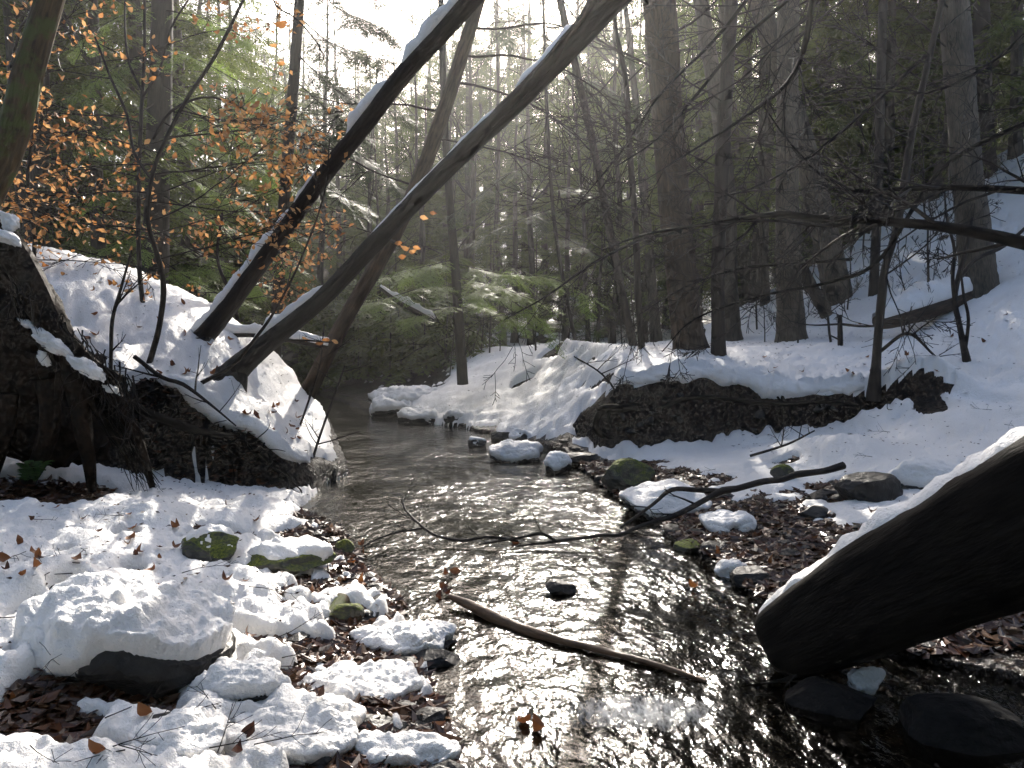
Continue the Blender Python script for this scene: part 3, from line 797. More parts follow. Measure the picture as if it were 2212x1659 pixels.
# roots spreading from the two leaning trees into the bank
def root_parts(t, paths, material=None):
    for rows in paths:
        R = resample(pxpath(rows), .06); b = MB(); tube(b, R[:, :3], R[:, 3], 10, disp=bark_disp(len(rows) + rows[0][0], amp=.1)); put('root', b.mesh('root', material or M['bark_dark']), t)
root_parts(tA, [[(430, 750, 8.75, 60), (400, 790, 8.6, 44), (360, 800, 8.45, 34), (320, 790, 8.4, 16)], [(440, 750, 8.7, 60), (450, 800, 8.45, 44), (470, 850, 8.2, 26), (480, 890, 8.05, 12)]])
root_parts(tB, [[(500, 815, 8.15, 70), (470, 850, 8.0, 50), (430, 880, 7.8, 36), (400, 900, 7.7, 14)], [(500, 820, 8.1, 70), (510, 870, 8.0, 44), (530, 920, 7.85, 20)]])
root_parts(tC, [[(640, 905, 10.4, 40), (660, 960, 10.1, 24), (690, 1000, 9.9, 12)], [(640, 905, 10.4, 40), (625, 980, 10.0, 30), (640, 1040, 9.6, 12)]])

# mossy trunk crossing the corner
tM, RM = trunk_thing('mossy_tree', 'curved mossy brown trunk crossing the upper corner above the root mass', 'tree',
    [(-260, 760, 5.0, 93.5), (-140, 600, 4.9, 71.4), (-20, 400, 4.8, 61.2), (30, 280, 4.75, 59.5), (60, 160, 4.7, 56.1), (95, 40, 4.65, 51.0), (125, -60, 4.6, 47.6), (170, -260, 4.5, 42.5)], M['bark_mossy'], seed=12)

# standing trees on the far terrace
def standing(name, label, rows, material, seed, n=30, snowfoot=True, **kw):
    g = on(rows[0][0], rows[0][1])
    Y = rows[0][2] if rows[0][2] else g[1]
    rr = [(px, py, (Y if (yy is None or yy == 0) else yy), w) for px, py, yy, w in rows]
    px, py, yy, w = rr[0]; px1, py1, _, _ = rr[1]
    sl = (px1 - px) / (py1 - py)
    rr = [(px - sl * -45, py + 45, yy, w * 1.75), (px, py, yy, w * 1.28)] + [(px + sl * -38, py - 38, yy, w)] + rr[1:]
    return trunk_thing(name, label, 'tree', rr, material, n=n, step=.08, seed=seed, **kw)
YG = 12.2
tG, RG = standing('flaking_tree', 'thick dark trunk with ragged flaking bark standing at the edge of the terrace', [(1496, 772, YG, 66), (1478, 650, 0, 60), (1462, 500, 0, 58), (1448, 340, 0, 60), (1436, 190, 0, 62), (1428, 60, 0, 64), (1420, -120, 0, 66)], M['bark_brown'], 15, n=48, amp=.12, lump=.1)
tH, RH = standing('slender_tree', 'straight slender dark trunk just beside the thick flaking tree', [(1552, 782, 11.6, 30), (1551, 600, 0, 27), (1558, 400, 0, 28), (1568, 200, 0, 28), (1580, 0, 0, 26), (1590, -160, 0, 24)], M['bark_dark'], 16)
tI, RI = standing('thin_tree', 'thin pale-brown trunk leaning away upstream, one of a close pair above the snow', [(1383, 812, 13.2, 19), (1345, 640, 0, 17), (1310, 460, 0, 17), (1278, 300, 0, 16), (1240, 130, 0, 15), (1195, -60, 0, 13)], M['bark_far'], 17, n=14)
tI2, RI2 = standing('thin_tree', 'thin straight dark trunk crossing the leaning thin one above the snow', [(1392, 830, 12.4, 16), (1380, 660, 0, 14), (1372, 480, 0, 13), (1358, 300, 0, 12), (1352, 180, 0, 11), (1330, 60, 0, 8), (1310, -80, 0, 6)], M['bark_dark'], 18, n=14)
tJ, RJ = standing('grey_tree', 'sturdy straight grey trunk standing on the snow between the dark trees and the split trunk', [(1711, 750, 14.6, 58), (1704, 600, 0, 50), (1700, 450, 0, 46), (1700, 300, 0, 44), (1702, 100, 0, 42), (1704, -150, 0, 38)], M['bark_grey'], 19)
tJ2, RJ2 = standing('grey_tree', 'broad grey trunk with peeling bark leaning towards the stream on the snowy slope', [(1822, 722, 16.4, 64), (1803, 600, 0, 56), (1778, 490, 0, 52), (1745, 350, 0, 48), (1700, 200, 0, 44), (1655, 50, 0, 40), (1600, -120, 0, 36)], M['bark_grey'], 20, amp=.09)
tJ3, RJ3 = standing('leaning_pole', 'thin leaning dead stem propped against the foot of the peeling grey trunk', [(1808, 726, 15.8, 26), (1770, 650, 0, 25), (1735, 585, 0, 24), (1705, 520, 0, 22), (1690, 490, 0, 16)], M['bark_far'], 21, n=14)
tK, RK = standing('slender_tree', 'slender upright trunk on the slope behind the fallen log', [(1884, 690, 15.6, 21), (1890, 560, 0, 19), (1897, 400, 0, 19), (1902, 200, 0, 18), (1908, 0, 0, 17), (1912, -150, 0, 15)], M['bark_dark'], 22, n=14)
tK2, RK2 = standing('crooked_sapling', 'crooked dark sapling rising from the terrace edge with spreading top', [(1890, 822, 9.9, 19), (1897, 720, 0, 17), (1905, 640, 0, 18), (1912, 580, 0, 15), (1935, 500, 0, 15), (1952, 410, 0, 17), (1968, 300, 0, 15), (1992, 190, 0, 13), (2015, 90, 0, 12), (2050, -60, 0, 10)], M['bark_dark'], 23, n=14)
tL, RL = standing('grey_tree', 'largest grey trunk with fine vertical ridges, standing highest on the snowy slope', [(2118, 655, 13.2, 74), (2105, 520, 0, 66), (2090, 380, 0, 60), (2076, 200, 0, 58), (2062, 40, 0, 56), (2050, -150, 0, 52)], M['bark_grey'], 24, amp=.07)
tL2, RL2 = standing('dark_tree', 'dark trunk half hidden behind the largest grey trunk on the slope', [(2140, 560, 19.0, 46), (2128, 350, 0, 42), (2118, 150, 0, 40), (2112, -100, 0, 36)], M['bark_dark'], 25, n=16)
tN, RN = standing('grey_tree', 'dim grey-brown trunk with snow at its foot behind the slender dark tree', [(1578, 735, 17.0, 42), (1574, 600, 0, 36), (1572, 450, 0, 34), (1560, 300, 0, 32), (1535, 130, 0, 30), (1505, -60, 0, 28)], M['bark_far'], 26, n=18)
tO, RO = standing('forked_sapling', 'small forked dark sapling on the open snow below the largest grey trunk', [(2086, 770, 10.6, 12), (2072, 700, 0, 11), (2062, 650, 0, 11), (2070, 600, 0, 10), (2085, 545, 0, 9), (2100, 470, 0, 6)], M['bark_dark'], 27, n=10)
for rows in ([(2063, 655, 10.6, 9), (2058, 600, 10.5, 8), (2062, 540, 10.5, 7), (2045, 470, 10.4, 5), (2040, 400, 10.4, 3)], [(2072, 600, 10.6, 9), (2110, 560, 10.7, 9), (2170, 530, 10.8, 8), (2240, 470, 11, 7)], [(2084, 765, 10.6, 8), (2092, 690, 10.55, 7), (2082, 640, 10.5, 6), (2075, 580, 10.5, 4)]):
    b = MB(); R = resample(pxpath(rows), .08); tube(b, R[:, :3], R[:, 3], 7); put('branch', b.mesh('branch', M['twig']), tO)
tP, RP = standing('broken_sapling', 'short broken-off sapling stub standing in the terrace snow with side twigs', [(1816, 782, 12.0, 11), (1815, 730, 0, 11), (1814, 680, 0, 9)], M['bark_dark'], 28, n=9)
for rows in ([(1815, 700, 12, 6), (1870, 705, 11.9, 5), (1930, 700, 11.7, 4)], [(1815, 735, 12, 5), (1795, 725, 11.9, 3)], [(1815, 700, 12, 5), (1750, 702, 11.9, 3), (1690, 690, 11.8, 2)]):
    b = MB(); R = resample(pxpath(rows), .08); tube(b, R[:, :3], R[:, 3], 6); put('branch', b.mesh('branch', M['twig']), tP)

# flakes of loose bark on the flaking tree
rng = np.random.default_rng(31); b = MB()
for _ in range(150):
    i = rng.integers(8, len(RG) - 2); p = RG[i, :3]; r = RG[i, 3]; a = rng.uniform(0, 6.28); o = np.array([math.cos(a), math.sin(a), 0]); tg = np.array([-o[1], o[0], 0])
    h = rng.uniform(.08, .3); w = rng.uniform(.03, .09); c = p + o * r * rng.uniform(.92, 1.0)
    out = o * rng.uniform(.01, .05)
    V = [c - tg * w, c + tg * w, c + tg * w * .8 + [0, 0, h] + out, c - tg * w * .9 + [0, 0, h * .8] + out]
    V = V + [x - o * .03 for x in V]
    b.add(V, [(0, 1, 2, 3), (7, 6, 5, 4), (0, 4, 5, 1), (2, 6, 7, 3), (1, 5, 6, 2), (3, 7, 4, 0)])
fl = put('bark_flakes', b.mesh('bark_flakes', M['bark_brown'], smooth=False), tG, kind='stuff')

# bare limbs and twigs on these trees
def limbs(t, R, specs, seed, kids=(6, 5), depth=2, name='branches', up=.1, material='twig', minr=.0048, bend=.3):
    """specs: (px, py of the root on the stem, direction x, y, z, length, radius)"""
    rng = np.random.default_rng(seed)
    d = R[:, :3] - np.array([0, 0, CAMZ]); py = PH / 2 - FPX * (d[:, 1] * math.sin(PITCH) + d[:, 2] * math.cos(PITCH)) / (d[:, 1] * math.cos(PITCH) - d[:, 2] * math.sin(PITCH))
    for pyy, dx, dy, dz, ln, rad in specs:
        i = int(np.argmin(np.abs(py - pyy))); b = MB(); grow(b, R[i, :3], (dx, dy, dz), ln, rad, depth, rng, n=6, kids=kids, bend=bend, up=up, minr=minr)
        put('branch', b.mesh('branch', M[material]), t)
limbs(tG, RG, [(560, .9, -.5, .1, 1.6, .014), (470, -1, -.4, .1, 1.8, .016), (400, 1, -.7, .3, 2.2, .02), (330, -1, -.6, .0, 1.6, .016), (250, 1, -.3, .4, 2.4, .02), (160, -1, -.5, .2, 2.4, .022), (90, 1, -.8, .3, 2.6, .022), (30, -1, -.6, .3, 2.4, .022), (0, -.7, -.7, .0, 2.0, .02)], 41)
limbs(tH, RH, [(600, .8, -.5, .2, 1.2, .01), (520, -1, -.4, .1, 1.7, .012), (430, 1, -.6, .2, 2.2, .014), (360, -1, -.6, .1, 2.0, .014), (300, 1, -.4, .1, 2.4, .016), (220, -1, -.7, .2, 2.2, .016), (150, 1, -.5, .3, 2.6, .016), (60, -1, -.4, .4, 2.4, .016), (40, 1, -.8, .0, 2.4, .016), (0, .8, -.6, .1, 2, .014)], 42)
limbs(tI, RI, [(560, -1, -.3, .5, 1.4, .012), (450, 1, -.3, .5, 1.6, .013), (330, -1, -.4, .6, 1.9, .014), (220, 1, -.2, .5, 2, .014), (120, -1, -.3, .5, 2, .013)], 43, up=.3)
limbs(tI2, RI2, [(600, 1, -.4, .5, 1.2, .01), (480, -1, -.3, .5, 1.3, .01), (340, -1, -.2, .8, 1.4, .011), (270, 1, -.3, .7, 1.6, .011), (180, .9, .2, .9, 1.8, .013), (120, -1, 0, .8, 1.4, .01)], 44, up=.3)
limbs(tJ, RJ, [(420, 1, -.6, .2, 1.8, .015), (330, -1, -.5, .1, 2, .016), (240, 1, -.4, .3, 2.4, .018), (120, -1, -.4, .2, 2.4, .02), (20, 1, -.6, .2, 2.5, .02)], 45)
limbs(tJ2, RJ2, [(430, 1, -.4, .4, 1.8, .016), (330, -1, -.5, .3, 2.2, .018), (220, 1, -.3, .4, 2.6, .02), (90, 1, -.4, .3, 2.6, .02)], 46)
limbs(tK, RK, [(520, -1, -.4, .2, 1.6, .01), (430, 1, -.4, .2, 1.8, .011), (330, -1, -.4, .2, 2, .012), (240, 1, -.3, .3, 2, .012), (120, -1, -.5, .3, 2.2, .012)], 47)
limbs(tK2, RK2, [(690, 1, -.3, -.1, .9, .008), (700, -1, -.2, .0, .8, .007), (600, 1, -.4, .6, 1.6, .012), (480, -1, -.3, .3, 1.6, .012), (400, 1, -.3, .5, 1.6, .012), (300, -1, -.4, .3, 1.8, .012), (190, 1, -.5, .5, 1.6, .012), (180, -1, -.2, .6, 1.8, .012), (80, 1, 0, .6, 1.4, .01)], 48)
limbs(tL, RL, [(330, -1, -.4, .1, 1.6, .014), (240, 1, -.5, .2, 1.8, .015), (120, -1, -.5, .3, 2, .016), (30, -1, -.6, .1, 2, .016)], 49)
limbs(tC, RC, [(520, -1, -.2, .3, 1.2, .01), (400, -1, -.3, .2, 1.7, .014), (300, 1, -.2, .1, 1.6, .014), (240, -1, .2, .0, 1.8, .015), (180, 1, .2, -.1, 2.2, .017), (120, 1, -.2, .0, 2.2, .016), (60, 1, .3, -.1, 2.4, .016)], 50, up=-.1)

# long dark limbs reaching in across the hillside
def long_branch(label, rows, seed, twigs, name='overhanging_branch'):
    R = resample(pxpath(rows), .08); t = thing(name, label, 'branch', tuple(R[0, :3]))
    b = MB(); tube(b, R[:, :3], R[:, 3], 10, disp=bark_disp(seed, amp=.06)); put('limb', b.mesh('limb', M['bark_wet']), t)
    rng = np.random.default_rng(seed)
    for _ in range(twigs):
        b = MB(); i = rng.integers(int(len(R) * .12), len(R) - 1); tg = R[min(i + 1, len(R) - 1), :3] - R[i - 1, :3]; tg /= np.linalg.norm(tg)
        s = rng.normal(size=3); s -= tg * s.dot(tg); s /= np.linalg.norm(s); an = rng.uniform(.4, .9)
        grow(b, R[i, :3], tg * math.cos(an) + s * math.sin(an), rng.uniform(.6, 1.5), max(.006, R[i, 3] * .5), 2, rng, n=5, kids=(6, 5), bend=.3, up=.02, minr=.0038)
        put('twig', b.mesh('twig', M['twig']), t)
    return t
long_branch('thick black bare branch reaching across in front of the hill, lower of the two', [(2420, 585, 6.6, 34), (2212, 525, 6.9, 27), (2050, 492, 7.1, 22), (1900, 478, 7.3, 19), (1760, 472, 7.5, 16), (1680, 463, 7.6, 14), (1560, 480, 7.8, 9), (1400, 505, 8.0, 5), (1300, 540, 8.2, 3)], 61, 12)
long_branch('slimmer black bare branch reaching in above the thick one, its tip rising', [(2420, 425, 7.2, 20), (2212, 412, 7.4, 16), (2080, 405, 7.5, 13), (1950, 408, 7.6, 11), (1850, 412, 7.7, 8), (1770, 375, 7.8, 6), (1700, 300, 7.9, 4), (1650, 230, 8, 2.5)], 62, 9)
long_branch('drooping wet branch arching down from the top before the dark hemlocks', [(1800, -160, 6.2, 20), (1760, -20, 6.3, 14), (1735, 110, 6.4, 11), (1700, 180, 6.5, 9), (1620, 245, 6.6, 7), (1520, 310, 6.7, 5), (1440, 360, 6.8, 3)], 63, 6)
long_branch('bare twiggy branch slanting down across the flaking trunk', [(1820, -120, 7.6, 12), (1700, 0, 7.7, 9), (1600, 90, 7.8, 8), (1500, 210, 7.9, 6), (1420, 300, 8, 4), (1330, 360, 8.1, 3)], 64, 8)
long_branch('second bare branch slanting from the top towards the slim pair', [(1760, -200, 8.4, 11), (1620, -10, 8.5, 8), (1540, 90, 8.6, 7), (1430, 200, 8.7, 5), (1340, 330, 8.8, 4), (1240, 450, 8.9, 2.5)], 65, 9)
long_branch('long whippy branch curving low over the far snow terrace', [(2250, 250, 8.2, 11), (2040, 360, 8.4, 9), (1900, 560, 8.6, 8), (1790, 610, 8.7, 7), (1640, 640, 8.8, 5), (1500, 690, 8.9, 3.5), (1430, 760, 9, 2)], 66, 7)

long_branch('fine twiggy branch spreading before the peeling grey trunk', [(2000, 120, 9.0, 8), (1880, 230, 9.1, 7), (1760, 330, 9.2, 6), (1640, 400, 9.3, 4), (1540, 430, 9.4, 2.5)], 67, 8)
long_branch('fine level branch spreading low across the slender trunk', [(1840, 560, 9.6, 7), (1720, 570, 9.6, 6), (1600, 580, 9.6, 5), (1480, 620, 9.6, 3.5), (1380, 680, 9.6, 2)], 68, 8)
long_branch('long thin branch sweeping from the flaking trunk out over the stream', [(1470, 500, 11.8, 8), (1380, 520, 11.2, 7), (1280, 570, 10.6, 6), (1180, 640, 10.2, 4), (1090, 690, 10, 2.5)], 69, 8)
long_branch('arching fine branch in the dark wood beside the largest grey trunk', [(2230, 60, 8.6, 7), (2120, 150, 8.7, 6), (2000, 200, 8.8, 5), (1860, 190, 8.9, 4), (1740, 210, 9, 2.5)], 70, 8)
# ------------------------------------------------------------------ forest behind
HEM = [hemlock_meshes('hemlock_a', 19, 2.2, 115, 3.5, 1, 101, .26, 6.2, scale=1.7), hemlock_meshes('hemlock_b', 15, 1.2, 100, 3.0, 1, 102, .2, 6.4, scale=1.7),
       hemlock_meshes('hemlock_c', 21, 3.6, 110, 3.7, 1, 103, .3, 6.0, scale=1.7), hemlock_meshes('hemlock_d', 8, .6, 62, 2.1, 1, 104, .11, 7, bare=6, scale=1.4)]
BARE = [bare_meshes('bare_a', 17, 111, .16), bare_meshes('bare_b', 14, 112, .10, lean=.035), bare_meshes('bare_c', 9, 113, .06, lean=.05, nb=18, start=.2), bare_meshes('bare_d', 20, 114, .2)]
SAP = bare_meshes('bare_sapling', 3.6, 115, .022, lean=.05, nb=12, start=.12, depth=2, kids=(5, 4))
MARKS = [(-150, 'outside the mossy trunk'), (60, 'behind the mossy trunk'), (230, 'behind the edge of the beech saplings'), (340, 'behind the tall beech sapling'), (480, 'behind the foot of the snowy leaning trunk'), (620, 'behind the beech bush'), (720, 'above the slimmest leaning trunk foot'), (850, 'left of the bright green boughs'), (990, 'behind the bright green boughs'), (1120, 'right of the bright green boughs'), (1250, 'left of the slim pair of trunks'), (1370, 'behind the slim pair of trunks'), (1480, 'behind the flaking tree'), (1570, 'behind the slender dark tree'), (1700, 'behind the sturdy grey trunk'), (1800, 'behind the peeling grey trunk'), (1900, 'behind the slender trunk by the log'), (2000, 'above the fallen slope log'), (2110, 'behind the largest grey trunk'), (2300, 'at the far edge of the slope')]
RANK = {}; ORD = ['nearest', 'second nearest', 'third nearest', 'fourth nearest', 'fifth nearest', 'sixth nearest', 'seventh nearest', 'eighth nearest', 'ninth nearest', 'tenth nearest', 'eleventh nearest', 'farthest']
def relabel():
    for (what, mark), ts in RANK.items():
        for i, (y, t) in enumerate(sorted(ts, key=lambda q: q[0])): t['label'] = what + ' ' + mark + ('' if len(ts) == 1 else ', the ' + ORD[min(i, 11)] + ' there')
def stand(kind, x, y, s, rz, name, label, group, tilt=(0, 0)):
    z = h1(x, y)
    t = thing(name, label, 'tree', (x, y, z - .05), group)
    px = x / y * FPX + PW / 2; mark = min(MARKS, key=lambda m: abs(m[0] - px))[1]
    RANK.setdefault(({'hemlock_tree': 'dark hemlock', 'bare_tree': 'bare tree', 'bare_shrub': 'thin bare shrub'}[name], mark), []).append((y, t))
    t.scale = (s, s, s); t.rotation_euler = (tilt[0], tilt[1], rz)
    names = ('trunk', 'limbs', 'needles') if len(kind) == 3 else ('trunk', 'limbs')
    for nm, me in zip(names, kind): put(nm, me, t, loc=(0, 0, 0), kind=None if nm == 'trunk' else 'stuff')
    return t
def cx(px, Y): return (px - PW / 2) / FPX * Y
rng = np.random.default_rng(77)
# (photo x, distance, mesh, scale)
G_H = 'hemlocks of the far woods'; G_B = 'bare trees of the far woods'; G_U = 'young hemlocks under the woods'
LEFT_H = 'dark hemlock standing in the wood beyond the left snow bank'
RIGHT_H = 'dark hemlock on the shaded hillside wood behind the grey trunks'
MID_H = 'hazy hemlock in the misty wood at the head of the stream'
def hem(px, Y, k, s, label, dx=0): stand(HEM[k], cx(px, Y) + dx, Y, s, rng.uniform(0, 6.28), 'hemlock_tree', label, label_group[label], (rng.normal() * .02, rng.normal() * .02))
label_group = {LEFT_H: 'hemlocks beyond the left bank', RIGHT_H: 'hemlocks on the shaded hillside', MID_H: 'hemlocks in the misty wood'}
for px, Y, k, s in [(-40, 17, 0, 1), (110, 15, 1, 1), (170, 20, 2, 1), (300, 17.5, 1, 1.05), (420, 19, 0, .85), (520, 24, 1, .9), (330, 25, 2, 1), (60, 26, 0, 1.1), (-200, 24, 2, 1), (-330, 18, 0, 1), (230, 33, 0, 1.1), (460, 33, 0, .9), (-120, 36, 2, 1.1), (590, 30, 1, .75), (-420, 30, 2, 1.1), (120, 44, 2, 1.2), (380, 44, 0, 1.1), (560, 46, 1, .9)]:
    hem(px, Y, k, s, LEFT_H)
for px, Y, k, s in [(1640, 20, 1, 1.05), (1760, 22, 0, 1), (1900, 21, 1, 1), (1870, 26, 2, 1), (2010, 23, 2, .95), (2120, 25, 0, 1), (2230, 22, 1, 1.1), (1500, 25, 1, .95), (1590, 28, 0, 1), (1700, 32, 2, 1.1), (1830, 34, 0, 1.1), (1960, 33, 2, 1.1), (2080, 34, 0, 1.1), (2240, 30, 2, 1), (2360, 26, 0, 1), (1460, 36, 0, .95), (1560, 40, 2, 1.05), (1700, 44, 0, 1.2), (1900, 46, 2, 1.2), (2150, 45, 0, 1.2), (2400, 38, 2, 1.1), (2320, 16, 1, 1.1), (2450, 20, 2, 1.1)]:
    hem(px, Y, k, s, RIGHT_H)
for px, Y, k, s in [(650, 34, 1, .6), (800, 38, 3, .9), (900, 33, 1, .75), (1010, 42, 0, .85), (1110, 36, 1, .82), (1220, 33, 1, .74), (1310, 38, 1, .95), (1390, 30, 1, .85), (1400, 46, 0, 1.08), (1060, 48, 0, .92), (1180, 49, 0, .95), (1290, 50, 0, 1.0), (1440, 42, 0, 1.0), (620, 40, 1, 1.0), (660, 52, 0, 1.0), (770, 54, 1, .9), (880, 57, 1, 1.15), (980, 52, 0, 1.1), (1070, 58, 2, 1.25), (1150, 56, 2, 1.2), (1240, 60, 2, 1.25), (1340, 57, 2, 1.25), (930, 66, 2, 1.15), (820, 66, 1, 1.2), (1110, 68, 2, 1.2), (1290, 68, 2, 1.25), (720, 66, 1, 1.1), (560, 62, 2, 1), (1480, 62, 2, 1.1), (850, 46, 1, .9), (960, 45, 1, 1.2), (1170, 43, 1, 1.05), (740, 46, 3, 1.2), (1260, 44, 1, 1.1), (1060, 26, 3, .55), (860, 25, 3, .5), (1290, 24, 3, .6)]:
    hem(px, Y, k, s, MID_H)
# the wood going on up the valley
FAR_H = 'pale hemlock far up the misty valley'; label_group[FAR_H] = 'hemlocks far up the valley'
for Y in (50, 58, 67):
    for px in np.arange(-250, 2500, 150.0 if Y < 70 else 120.0):
        if Y < 66 and 600 < px < 1420: continue
        p_ = px + rng.uniform(-60, 60); x = cx(p_, Y); L_, R_ = shore(Y)
        if L_ - 1 < x < R_ + 1: continue
        hem(p_, Y + rng.uniform(-4, 4), rng.integers(3), rng.uniform(.8, 1.1), FAR_H)
fo = MB(); wd = MB(); r2 = np.random.default_rng(16)
for Y in (75, 84, 94, 105, 116):
    for px in np.arange(-250, 2500, 105.0):
        x = cx(px + r2.uniform(-45, 45), Y); y = Y + r2.uniform(-4, 4); L_, R_ = shore(y)
        if L_ - 1 < x < R_ + 1: continue
        z = h1(x, y); H = r2.uniform(15, 22); tube(wd, [[x, y, z - .5], [x, y, z + H * .5], [x, y, z + H]], [.28, .16, .02], 5, cap=False)
        for j in range(22):
            zz = z + 1.0 + (H - 1.0) * j / 22; az = r2.uniform(0, 6.28); ln = 3.6 * (1.1 - j / 22) * r2.uniform(.6, 1.1); s = np.linspace(0, 1, 3)
            P = np.array([x, y, zz]) + np.array([math.cos(az), math.sin(az), .1]) * (s * ln)[:, None]; P[:, 2] -= .3 * ln * s * s
            bough(fo, None, P, 0, r2, 1.4, 3.4, .0, .01, .1)
fw = put('forest', fo.mesh('far_forest', M['hemlock'], smooth=False), kind='stuff', label='pale wood rising far up the misty valley', cat='forest')
put('stems', wd.mesh('far_forest_stems', M['bark_far']), fw, loc=(0, 0, 0), kind='stuff')
LB = {'l': 'bare deciduous tree among the hemlocks beyond the left bank', 'm': 'bare hazy deciduous tree in the misty wood upstream', 'r': 'bare slim trunk among the hillside hemlocks'}
for px, Y, k, s, w in [(140, 13.5, 1, 1, 'l'), (230, 15, 0, .9, 'l'), (60, 20, 3, 1, 'l'), (380, 22, 1, 1.1, 'l'), (500, 28, 0, 1, 'l'), (560, 36, 3, .9, 'l'), (610, 26, 2, 1.1, 'l'),
        (770, 27, 1, .9, 'm'), (830, 24, 2, 1, 'm'), (905, 29, 1, 1, 'm'), (980, 25, 2, 1.2, 'm'), (1020, 34, 0, 1, 'm'), (1090, 28, 1, 1, 'm'), (1150, 32, 0, .9, 'm'), (1275, 30, 1, 1, 'm'), (1320, 26, 1, 1.1, 'm'), (1420, 24, 0, 1, 'm'), (690, 33, 0, 1, 'm'), (740, 42, 3, .9, 'm'), (870, 45, 0, 1, 'm'), (950, 52, 3, 1, 'm'), (1060, 48, 0, 1.1, 'm'), (1130, 54, 3, 1, 'm'), (1210, 46, 0, 1.1, 'm'), (1340, 44, 3, 1, 'm'), (640, 50, 3, 1, 'm'), (800, 62, 3, 1, 'm'), (1000, 66, 3, 1.1, 'm'), (1290, 66, 3, 1.1, 'm'),
        (1480, 29, 0, 1, 'r'), (1620, 24, 3, 1, 'r'), (1660, 19, 1, 1, 'r'), (1730, 25, 3, 1, 'r'), (1800, 29, 0, 1.1, 'r'), (1860, 22, 1, 1, 'r'), (1950, 27, 3, .9, 'r'), (2000, 19.5, 1, 1, 'r'), (2180, 19, 0, .9, 'r')]:
    nm = {'l': 'bare trees beyond the left bank', 'm': 'bare trees of the misty wood', 'r': 'bare trunks on the hillside'}[w]
    stand(BARE[k], cx(px, Y), Y, s, rng.uniform(0, 6.28), 'bare_tree', LB[w], nm, (rng.normal() * .05, rng.normal() * .05))
for i in range(34):
    px = rng.uniform(960, 1480) if i < 22 else rng.uniform(1600, 2150); Y = rng.uniform(16, 26) if i < 22 else rng.uniform(12.5, 19)
    x = cx(px, Y); L_, R_ = shore(Y)
    if x < R_ + 1.5: continue
    lab = 'thin bare shrub stem rising from the snow upstream' if i < 22 else 'thin bare shrub stem rising from the snowy hillside'
    stand(SAP, x, Y, rng.uniform(.5, 1.1), rng.uniform(0, 6.28), 'bare_shrub', lab, 'bare shrub stems upstream' if i < 22 else 'bare shrub stems on the hillside', (rng.normal() * .1, rng.normal() * .1))

relabel()
# low thicket closing the view under the far trees
fo = MB(); wd = MB(); rng = np.random.default_rng(5)
for i in range(330):
    Y = rng.uniform(24, 62); px = rng.uniform(-300, 2500)
    if i < 40: Y = rng.uniform(19.5, 27); px = rng.uniform(690, 990); x = cx(px, Y); L_, R_ = shore(Y)
    if L_ - 1 < x < R_ + 1: continue
    z = h1(x, Y); hgt_ = rng.uniform(.8, 3.2)
    for j in range(7):
        az = rng.uniform(0, 6.28); zz = z + hgt_ * (j + .6) / 7; ln = rng.uniform(.6, 1.3) * (1.2 - j / 8)
        s = np.linspace(0, 1, 4); P = np.array([x, Y, zz]) + np.array([math.cos(az), math.sin(az), .1]) * (s * ln)[:, None]; P[:, 2] -= .3 * ln * s * s
        bough(fo, None, P, 0, rng, 5.0, 1.6, .0, .01, .0)
    tube(wd, [[x, Y, z - .1], [x + .05, Y, z + hgt_ * .5], [x, Y, z + hgt_]], [.02, .015, .004], 4, cap=False)
th = put('undergrowth', fo.mesh('undergrowth', M['hemlock'], smooth=False), kind='stuff', label='low dark evergreen thicket under the far trees', cat='undergrowth')
put('stems', wd.mesh('undergrowth_stems', M['twig']), th, loc=(0, 0, 0), kind='stuff')

# ------------------------------------------------------------------ hemlock boughs hanging into the view
def bough_tree(name, label, stem_rows, boughs, material, seed, detail=2, density=7, scale=1.0, thin=.05, stem_mat='bark_dark', r0=.012):
    R = resample(pxpath(stem_rows), .15); t = thing(name, label, 'tree', tuple(R[0, :3]))
    b = MB(); tube(b, R[:, :3], R[:, 3], 10, disp=bark_disp(seed)); put('trunk', b.mesh('trunk', M[stem_mat]), t)
    rng = np.random.default_rng(seed); fo = MB(); wd = MB()
    for rows in boughs:
        P = resample(np.array([at(px, py, Y) for px, py, Y in rows]), .12)
        tot = np.linalg.norm(np.diff(P, axis=0), axis=1).sum()
        bough(fo, wd, P, detail, rng, density, scale, thin, r0, .12)
        for _ in range(int(tot * 2.2)):
            i = rng.integers(len(P) // 6, len(P) - 1); tg = P[i] - P[i - 1]; tg /= np.linalg.norm(tg)
            sd_ = cross(tg, [0, 0, 1.0]) * rng.choice([-1, 1]); an = rng.uniform(.4, .9)
            d = tg * math.cos(an) + sd_ * math.sin(an); ln = rng.uniform(.35, .9) * (1.2 - i / len(P)); s = np.linspace(0, 1, 6)
            Q = P[i] + d * (s * ln)[:, None]; Q[:, 2] -= .25 * ln * s * s
            bough(fo, wd, Q, detail, rng, density * 1.2, scale * .9, thin, .006, .05)
    put('limbs', wd.mesh('limbs', M['twig']), t, kind='stuff'); put('needles', fo.mesh('needles', M[material], smooth=False), t, kind='stuff')
    return t
